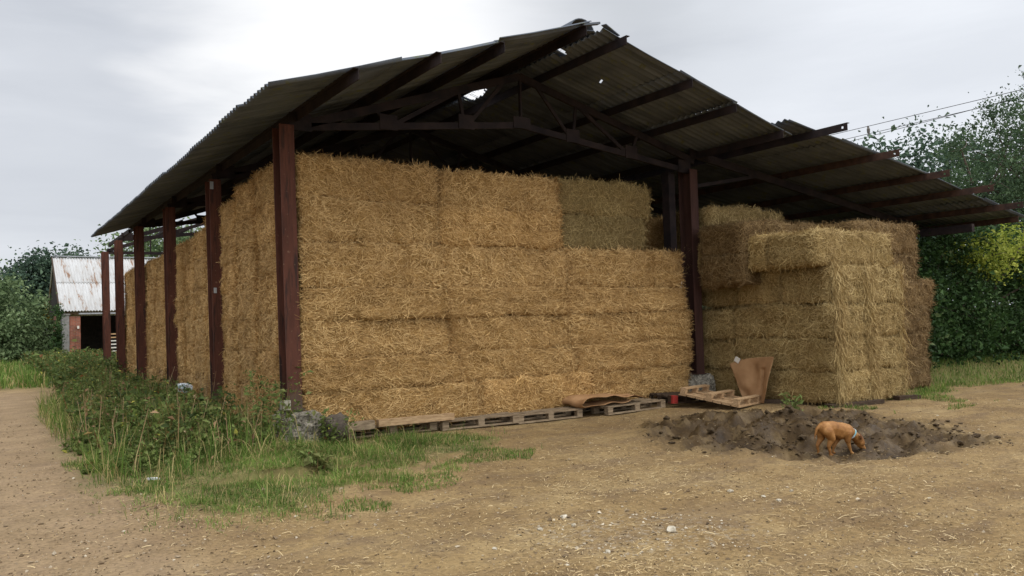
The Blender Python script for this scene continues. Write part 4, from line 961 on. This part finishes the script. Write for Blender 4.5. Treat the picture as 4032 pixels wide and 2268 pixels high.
tree('ash_tree', (26.5, 19.5, 0), 'shaded tree in the gap beyond the hedge, below the lean-to eave', 'tree', [(27, 19.5, 2.6, 3.6, 2, 2.6), (32, 19.5, 3.4, 3.2, 2, 3)], 420, 40, .17, .35, LEAF_D, .2, 15, .6, 30)
# left background
tree('hazel_bush', (-.5, 52, 0), 'big rounded light green bush at the left edge beyond the track', 'bush', [(-1.4, 52, 3.2, 3.2, 2.4, 2.9), (1.7, 52, 2.3, 1.8, 1.8, 2.4), (-.2, 51, 1.3, 2.4, 1.8, 1.4), (-6, 52, 3, 3.6, 2.5, 3.2), (2.5, 51.5, 1.0, 1.1, 1.3, 1.2)], 950, 40, .20, .36, LEAF_B, .2, 21, .6, 30)
tree('oak_tree', (6, 88, 0), 'dark rounded tree behind the light bush, left of the shed roof', 'tree', [(5.0, 88, 6.0, 2.6, 2.5, 3.2), (7.6, 88, 6.2, 2.8, 2.5, 3.3), (3.4, 88, 5, 1.8, 2, 3.2), (6, 88, 2.8, 3, 2, 2.6)], 620, 40, .32, .55, LEAF_D, .4, 23, .65, 20)
tree('autumn_shrub', (4.0, 60, 0), 'yellowing shrub showing between the left bush and the shed', 'shrub', [(4.0, 60, 2.9, .8, .8, 1.0), (3.7, 60, 1.3, .7, .8, 1.2)], 60, 36, .18, .25, LEAF_A, .08, 25, .5, 8)
tree('sycamore_tree', (17, 84, 0), 'tree seen through the open end bay of the barn, left one', 'tree', [(14.5, 84, 8.0, 4, 3, 4), (19.5, 84, 8.6, 3.6, 3, 3.9), (17, 84, 4.5, 5, 3, 4)], 560, 36, .36, .65, LEAF_B, .5, 27, .55, 40, 'trees beyond the barn')
tree('sycamore_tree', (27, 88, 0), 'tree seen through the open end bay of the barn, right one', 'tree', [(25, 88, 8.5, 4, 3, 4.4), (30, 88, 8, 4, 3, 4), (27, 88, 4.5, 5, 3, 4)], 460, 34, .38, .7, LEAF_B, .5, 28, .55, 30, 'trees beyond the barn')
# far treeline on every side
def wood(n, ang0, ang1, rad, hh, label):
    a = rng.uniform(ang0, ang1, n); r0 = rng.uniform(rad, rad * 1.25, n); C = np.stack([r0 * np.sin(a), r0 * np.cos(a), np.abs(rng.normal(0, .5, n)) * 0 + rng.uniform(.2, 1, n) * hh * (1 + .3 * np.sin(a * 23))], 1)
    V, F_, rr_ = leaves(C, unit(rng.normal(size=(n, 3)) + np.array([0, -.3, .4])), rng.uniform(1.2, 2.6, n), rng.beta(2, 2, n), .8)
    tag(link('far_wood', raw_mesh('far_wood', V, [F_], LEAF_D, fattr=rr_)), label, 'woodland', kind='stuff')
wood(7000, R(-12), R(120), 150, 7, 'low far wood along the horizon beyond the barn')

# ------------------------------------------------------------------ shed
shed = empty('brick_shed', (3.85, 50, 0), 0, 'old open-fronted brick shed with flaking white tin roof beyond the barn', 'shed')
MB().box((.17, .5, 1.32), (.34, 1.0, 2.74)).build('rendered_pier', CEM, shed)
MB().box((.17, .5, 2.74), (.44, 1.1, .09)).build('pier_cap', CEM, shed)
MB().box((.62, .5, 1.30), (.54, .96, 2.66)).build('brick_pier', BRICK, shed)
MB().box((.10, 3.4, 1.4), (.24, 4.8, 2.8)).build('wall', BRICK, shed)
V = [(.0, 1.0, 2.8), (.0, 9.6, 2.8), (.0, 5.0, 6.2), (.2, 1.0, 2.8), (.2, 9.6, 2.8), (.2, 5.0, 6.2)]
MB().add(V, [(0, 2, 1), (3, 4, 5), (0, 3, 5, 2), (2, 5, 4, 1), (1, 4, 3, 0)]).build('gable', BLACKI, shed)
MB().box((7, 8.6, 1.4), (14, .2, 2.8)).build('wall', BLACKI, shed); MB().box((13.9, 4.8, 1.4), (.2, 7.2, 2.8)).build('wall', BLACKI, shed)
MB().box((6.9, .35, 2.80), (13.6, .16, .12)).build('lintel', WOOD, shed)
MB().tube([(.8, -.05, 2.76), (13.6, -.05, 2.72)], .055, 8).build('gutter', GALV, shed)
def tin(name, xa, xb, ya, za, yb, zb_, wl=.15):
    n = int((xb - xa) / wl * 6); xx = np.linspace(xa, xb, n + 1); k = np.arange(n + 1)
    dz = .035 * np.sin(2 * math.pi * xx / wl)
    V = np.concatenate([np.stack([xx, np.full(n + 1, ya), za + dz], 1), np.stack([xx, np.full(n + 1, yb), zb_ + dz], 1), np.stack([xx, np.full(n + 1, ya), za + dz - .02], 1), np.stack([xx, np.full(n + 1, yb), zb_ + dz - .02], 1)])
    m1 = n + 1; i = np.arange(n)
    F_ = np.concatenate([np.stack([i, i + 1, i + 1 + m1, i + m1], 1), np.stack([i + 2 * m1, i + 3 * m1, i + 1 + 3 * m1, i + 1 + 2 * m1], 1), np.stack([i, i + 2 * m1, i + 1 + 2 * m1, i + 1], 1)])
    return link(name, raw_mesh(name, V, [F_], TIN, smooth=True), shed)
tin('roof_sheeting', -.10, 14.2, -.15, 2.93, 2.55, 4.68); tin('roof_sheeting', -.10, 14.2, 2.42, 4.64, 5.0, 6.30)
tin('roof_sheeting', -.10, 14.2, 9.9, 2.85, 5.0, 6.30)
MB().box((7.05, 5.0, 6.36), (14.3, .35, .05)).build('ridge_cap', GALV, shed)
MB().beam((-.14, -.15, 2.86), (-.14, 5.0, 6.24), .05, .18).build('barge_board', WOODD, shed)
# slatted hurdle and crate in front of the shed
hu = empty('slatted_hurdle', (6.35, 49.4, .35), 0, 'stack of pale slatted boards glimpsed in the dark shed opening between posts', 'hurdle')
for i in range(7): MB().box((0, 0, .1 + i * .19), (.95, .03, .07)).build('slat', WOODN if i > 4 else flatmat('pale_slat', (.5, .48, .42), (.66, .64, .58), 5, .8, 0), hu)
MB().box((-.45, .03, .7), (.07, .04, 1.4)).build('upright', WOOD, hu); MB().box((.45, .03, .7), (.07, .04, 1.4)).build('upright', WOOD, hu)
wc = empty('slatted_crate', (5.45, 46.0, .0), 0, 'small pale slatted crate standing in the weeds before the shed opening', 'crate')
cm = flatmat('pale_crate', (.45, .44, .36), (.60, .58, .5), 5, .85, 0)
MB().box((0, 0, .58), (.62, .5, .05)).build('top_board', cm, wc); MB().box((0, -.22, .42), (.62, .03, .09)).build('side_board', cm, wc)
for x in (-.28, .28): MB().box((x, -.2, .28), (.07, .07, .56)).build('leg', cm, wc); MB().box((x, .2, .28), (.07, .07, .56)).build('leg', cm, wc)
# leaning ivy pole + grey corrugated panel left of shed
m = MB(); n = 60
for i in range(n): m.box((3.42 + .0, 55 , .25 + i * .0375), (.50, .02 + .012 * (i % 2), .034))
tag(m.build('tin_panel', GALV), 'grey ribbed tin panel standing between the bush and the shed', 'panel')
tree('ivy_pole', (3.3, 49.2, 0), 'dark ivy-clad leaning post against the left corner of the shed', 'ivy', [(3.62, 49.2, 2.2, .14, .2, 1.1), (3.55, 49.2, 1.0, .25, .3, .8), (3.3, 49.2, .4, .5, .4, .5)], 90, 30, .11, .10, LEAF_H, .07, 33, .3, 4)
# outbuilding of bricks: small bright bird box on the pier
tag(MB().box((4.62, 49.96, 2.02), (.10, .07, .16)).build('wall_lamp', CARDL), 'small white lamp on the brick pier of the shed', 'lamp')

# ------------------------------------------------------------------ cables and bird
def cable(a, b_, label):
    a = Vector(a); b_ = Vector(b_); d = (a - b_); p0 = b_ - d * 6; p1 = a + d * 6
    pts = [p0 + (p1 - p0) * (i / 40) for i in range(41)]
    tag(MB().tube(pts, .014, 5).build('overhead_cable', BLACKI), label, 'cable', 'overhead cables')
cable((35.66, 23.0, 10.5), (35.6, 16.3, 10.5), 'uppermost thin overhead cable behind the lean-to roof')
cable((37.26, 24.3, 10.5), (37.07, 17.35, 10.5), 'middle overhead cable, the one with the perched bird')
cable((38.0, 24.6, 10.5), (36.97, 16.8, 10.5), 'lowest overhead cable behind the lean-to roof')

# ------------------------------------------------------------------ skin bodies (one continuous surface)
def body(name, mat, caps, voxel, loc, M3, parent=None, smooth=2):
    import bmesh
    bm = bmesh.new()
    for (a, ra, b_, rb_) in caps:
        a = Vector(a); b_ = Vector(b_); nseg = max(3, int((a - b_).length / (min(ra, rb_) * .35)) + 1)
        for i in range(nseg + 1):
            t = i / nseg; mt = Matrix.Translation(a.lerp(b_, t)) @ Matrix.Scale(ra + (rb_ - ra) * t, 4)
            bmesh.ops.create_icosphere(bm, subdivisions=2, radius=1, matrix=mt)
    me = bpy.data.meshes.new(name + '_tmp'); bm.to_mesh(me); bm.free()
    o = bpy.data.objects.new(name + '_tmp', me); COL.objects.link(o)
    md = o.modifiers.new('r', 'REMESH'); md.mode = 'VOXEL'; md.voxel_size = voxel
    ms = o.modifiers.new('s', 'SMOOTH'); ms.factor = .6; ms.iterations = smooth
    dg = bpy.context.evaluated_depsgraph_get(); ev = o.evaluated_get(dg); res = bpy.data.meshes.new_from_object(ev)
    bpy.data.objects.remove(o); res.name = name
    res.materials.clear(); res.materials.append(mat)
    for p in res.polygons: p.use_smooth = True
    q = link(name, res, parent)
    if M3 is not None: q.matrix_world = Matrix.Translation(loc) @ M3.to_4x4()
    return q
# dog
DOGM, nt, b = mat_new('ginger_coat')
v = objco(nt)
c = ramp(nt, noise(nt, 7, 5, .65, v), [(.32, (.17, .068, .016)), (.5, (.28, .122, .030)), (.68, (.40, .20, .065))])
c = mix(nt, 1.0, c, ramp(nt, noise(nt, 60, 3, .6, v), [(.3, .85), (.7, 1.12)]), 'MULTIPLY')
nt.links.new(c, b.inputs['Base Color']); b.inputs['Roughness'].default_value = .6; b.inputs['Specular IOR Level'].default_value = .3
bump(nt, b, noise(nt, 90, 3, .6, v), .25, .004)
w_ = .055   # lateral half-spacing of the legs
caps = [((-.150, 0, .335), .088, (-.03, 0, .330), .090), ((-.03, 0, .330), .088, (.10, 0, .290), .100), ((.10, 0, .290), .105, (.165, 0, .275), .090),
        ((-.19, 0, .350), .055, (-.15, 0, .345), .080), ((-.06, 0, .300), .075, (.06, 0, .265), .090),
        ((.165, 0, .290), .085, (.235, 0, .245), .064), ((.235, 0, .245), .064, (.300, 0, .195), .058),
        ((.285, 0, .205), .060, (.335, 0, .165), .066), ((.335, 0, .165), .064, (.365, 0, .125), .055), ((.350, 0, .100), .040, (.395, 0, .060), .034), ((.395, 0, .060), .033, (.412, 0, .045), .028),
        ((.335, .028, .125), .036, (.345, -.028, .125), .036),
        # hind near leg
        ((-.150, -w_, .300), .070, (-.100, -w_ - .006, .215), .050), ((-.100, -w_ - .006, .215), .045, (-.145, -w_, .120), .024), ((-.145, -w_, .120), .021, (-.125, -w_, .025), .017), ((-.128, -w_, .018), .019, (-.098, -w_, .014), .017),
        # hind far leg
        ((-.170, w_, .300), .068, (-.165, w_, .215), .046), ((-.165, w_, .215), .040, (-.225, w_, .120), .022), ((-.225, w_, .120), .020, (-.212, w_, .030), .016), ((-.214, w_, .020), .018, (-.186, w_, .016), .016),
        # front near leg
        ((.140, -w_, .260), .060, (.130, -w_ - .004, .175), .038), ((.130, -w_ - .004, .175), .032, (.160, -w_, .080), .020), ((.160, -w_, .080), .018, (.182, -w_, .018), .016), ((.182, -w_, .016), .017, (.208, -w_, .012), .015),
        # front far leg
        ((.120, w_, .250), .056, (.060, w_, .165), .034), ((.060, w_, .165), .030, (.005, w_, .080), .020), ((.005, w_, .080), .018, (-.005, w_, .020), .016), ((-.005, w_, .018), .017, (.022, w_, .012), .015),
        # tail
        ((-.222, 0, .375), .020, (-.262, .005, .330), .017), ((-.262, .005, .330), .016, (-.285, .01, .260), .012), ((-.285, .01, .260), .011, (-.292, .012, .205), .006)]
dx, dy = 8.86, 6.08
fw = Vector((.83, -.557, 0)).normalized(); fw.rotate(Euler((0, 0, R(16)))); lf = Vector((0, 0, 1)).cross(fw)
DM = Matrix((fw, lf, Vector((0, 0, 1)))).transposed(); DM = DM @ Matrix.Scale(1.0, 3)
feet = [(-.11, -w_), (-.20, w_), (.19, -w_), (.0, w_)]
dz = max(gz1(*(Vector((dx, dy)) + (DM @ Vector((a_, b2, 0))).to_2d())) for a_, b2 in feet) - .012
dz = float(np.mean([gz1(*(Vector((dx, dy)) + (DM @ Vector((a_, b2, 0))).to_2d())) for a_, b2 in feet])) + .012
dog = body('dog', DOGM, caps, .0075, (dx, dy, dz), DM, None, 3)
tag(dog, 'ginger short-haired dog with pale collar sniffing the mud with lowered head', 'dog')
BLK = flatmat('dark_nose', (.012, .009, .008), (.03, .022, .02), 20, .5, 0, spec=.4)
MUZ = flatmat('grey_muzzle', (.22, .13, .09), (.32, .20, .14), 20, .7, 0)
def child_ball(name, c, rad, mat, sc_=(1, 1, 1), rot=None):
    import bmesh
    bm = bmesh.new(); bmesh.ops.create_icosphere(bm, subdivisions=3, radius=rad)
    me = bpy.data.meshes.new(name); bm.to_mesh(me); bm.free(); me.materials.append(mat)
    for p in me.polygons: p.use_smooth = True
    o = link(name, me, dog); o.location = c; o.scale = sc_
    if rot: o.rotation_euler = rot
    return o
DARKER = flatmat('dark_ear_fur', (.10, .038, .014), (.17, .07, .024), 20, .7, 0)  # ear fur, darker than the coat
child_ball('nose', (.424, 0, .036), .016, BLK, (1, 1.1, .9))
for s_ in (-1, 1):
    child_ball('eye', (.386, s_ * .036, .128), .008, BLK)
    # folded ear: a curved flap
    me = sheet_mesh(lambda u, v: np.stack([-.045 * v + .012 * np.sin(u * 3.1), s_ * (.008 + .040 * np.sin(v * 2.2)), (u - .5) * .080 * (1 - .75 * v) - .012 * v + .008], -1), 8, 8, .007, DARKER, 'ear')
    o = link('ear', me, dog); o.location = (.325, s_ * .050, .212); o.rotation_euler = (R(-10 * s_), R(-25), 0)
child_ball('mouth', (.383, 0, .026), .022, BLK, (1.1, .9, .5), (0, R(40), 0))
# collar
m = MB(); ca = Vector((.238, 0, .243)); ax = Vector((.83, 0, -.56)).normalized(); e1 = Vector((0, 1, 0)); e2 = ax.cross(e1)
n = 28; V = []; F_ = []
for i in range(n):
    t = 2 * math.pi * i / n
    for (ro, off) in ((.0685, -.011), (.0715, -.011), (.0700, .011), (.0670, .011)):
        p = ca + ax * off + (e1 * math.cos(t) + e2 * math.sin(t)) * ro * 1.02; V.append(tuple(p))
for i in range(n):
    j = (i + 1) % n
    for k in range(4): F_.append((i * 4 + k, i * 4 + (k + 1) % 4, j * 4 + (k + 1) % 4, j * 4 + k))
m.add(V, F_)
m.build('collar', flatmat('pale_blue_webbing', (.22, .42, .45), (.62, .70, .72), 9, .6, 0, stops=(.45, .55)), dog, True)
# bird on the middle cable
BIRD = flatmat('bird_feathers', (.10, .09, .08), (.20, .18, .16), 14, .8, 0)
bz = 10.5
bird = body('bird', BIRD, [((0, 0, .06), .075, (0, 0, .20), .085), ((0, 0, .20), .07, (.03, 0, .33), .05), ((.03, 0, .34), .052, (.04, 0, .36), .045), ((-.01, 0, .06), .06, (-.04, 0, -.10), .025), ((-.04, 0, -.10), .03, (-.05, 0, -.2), .022), ((.08, 0, .35), .014, (.11, 0, .34), .006)], .012, (37.22, 22.87, bz + .02), Euler((0, 0, .8)).to_matrix(), None, 3)
tag(bird, 'small dark bird perched upright on the middle overhead cable', 'bird')
for o_ in bpy.data.objects:
    if o_.get('label') and len(o_['label'].split()) > 16: print('LONG', o_['label'])
print('objects', len(bpy.data.objects), 'tris', sum(len(o.data.polygons) for o in bpy.data.objects if o.type == 'MESH'))
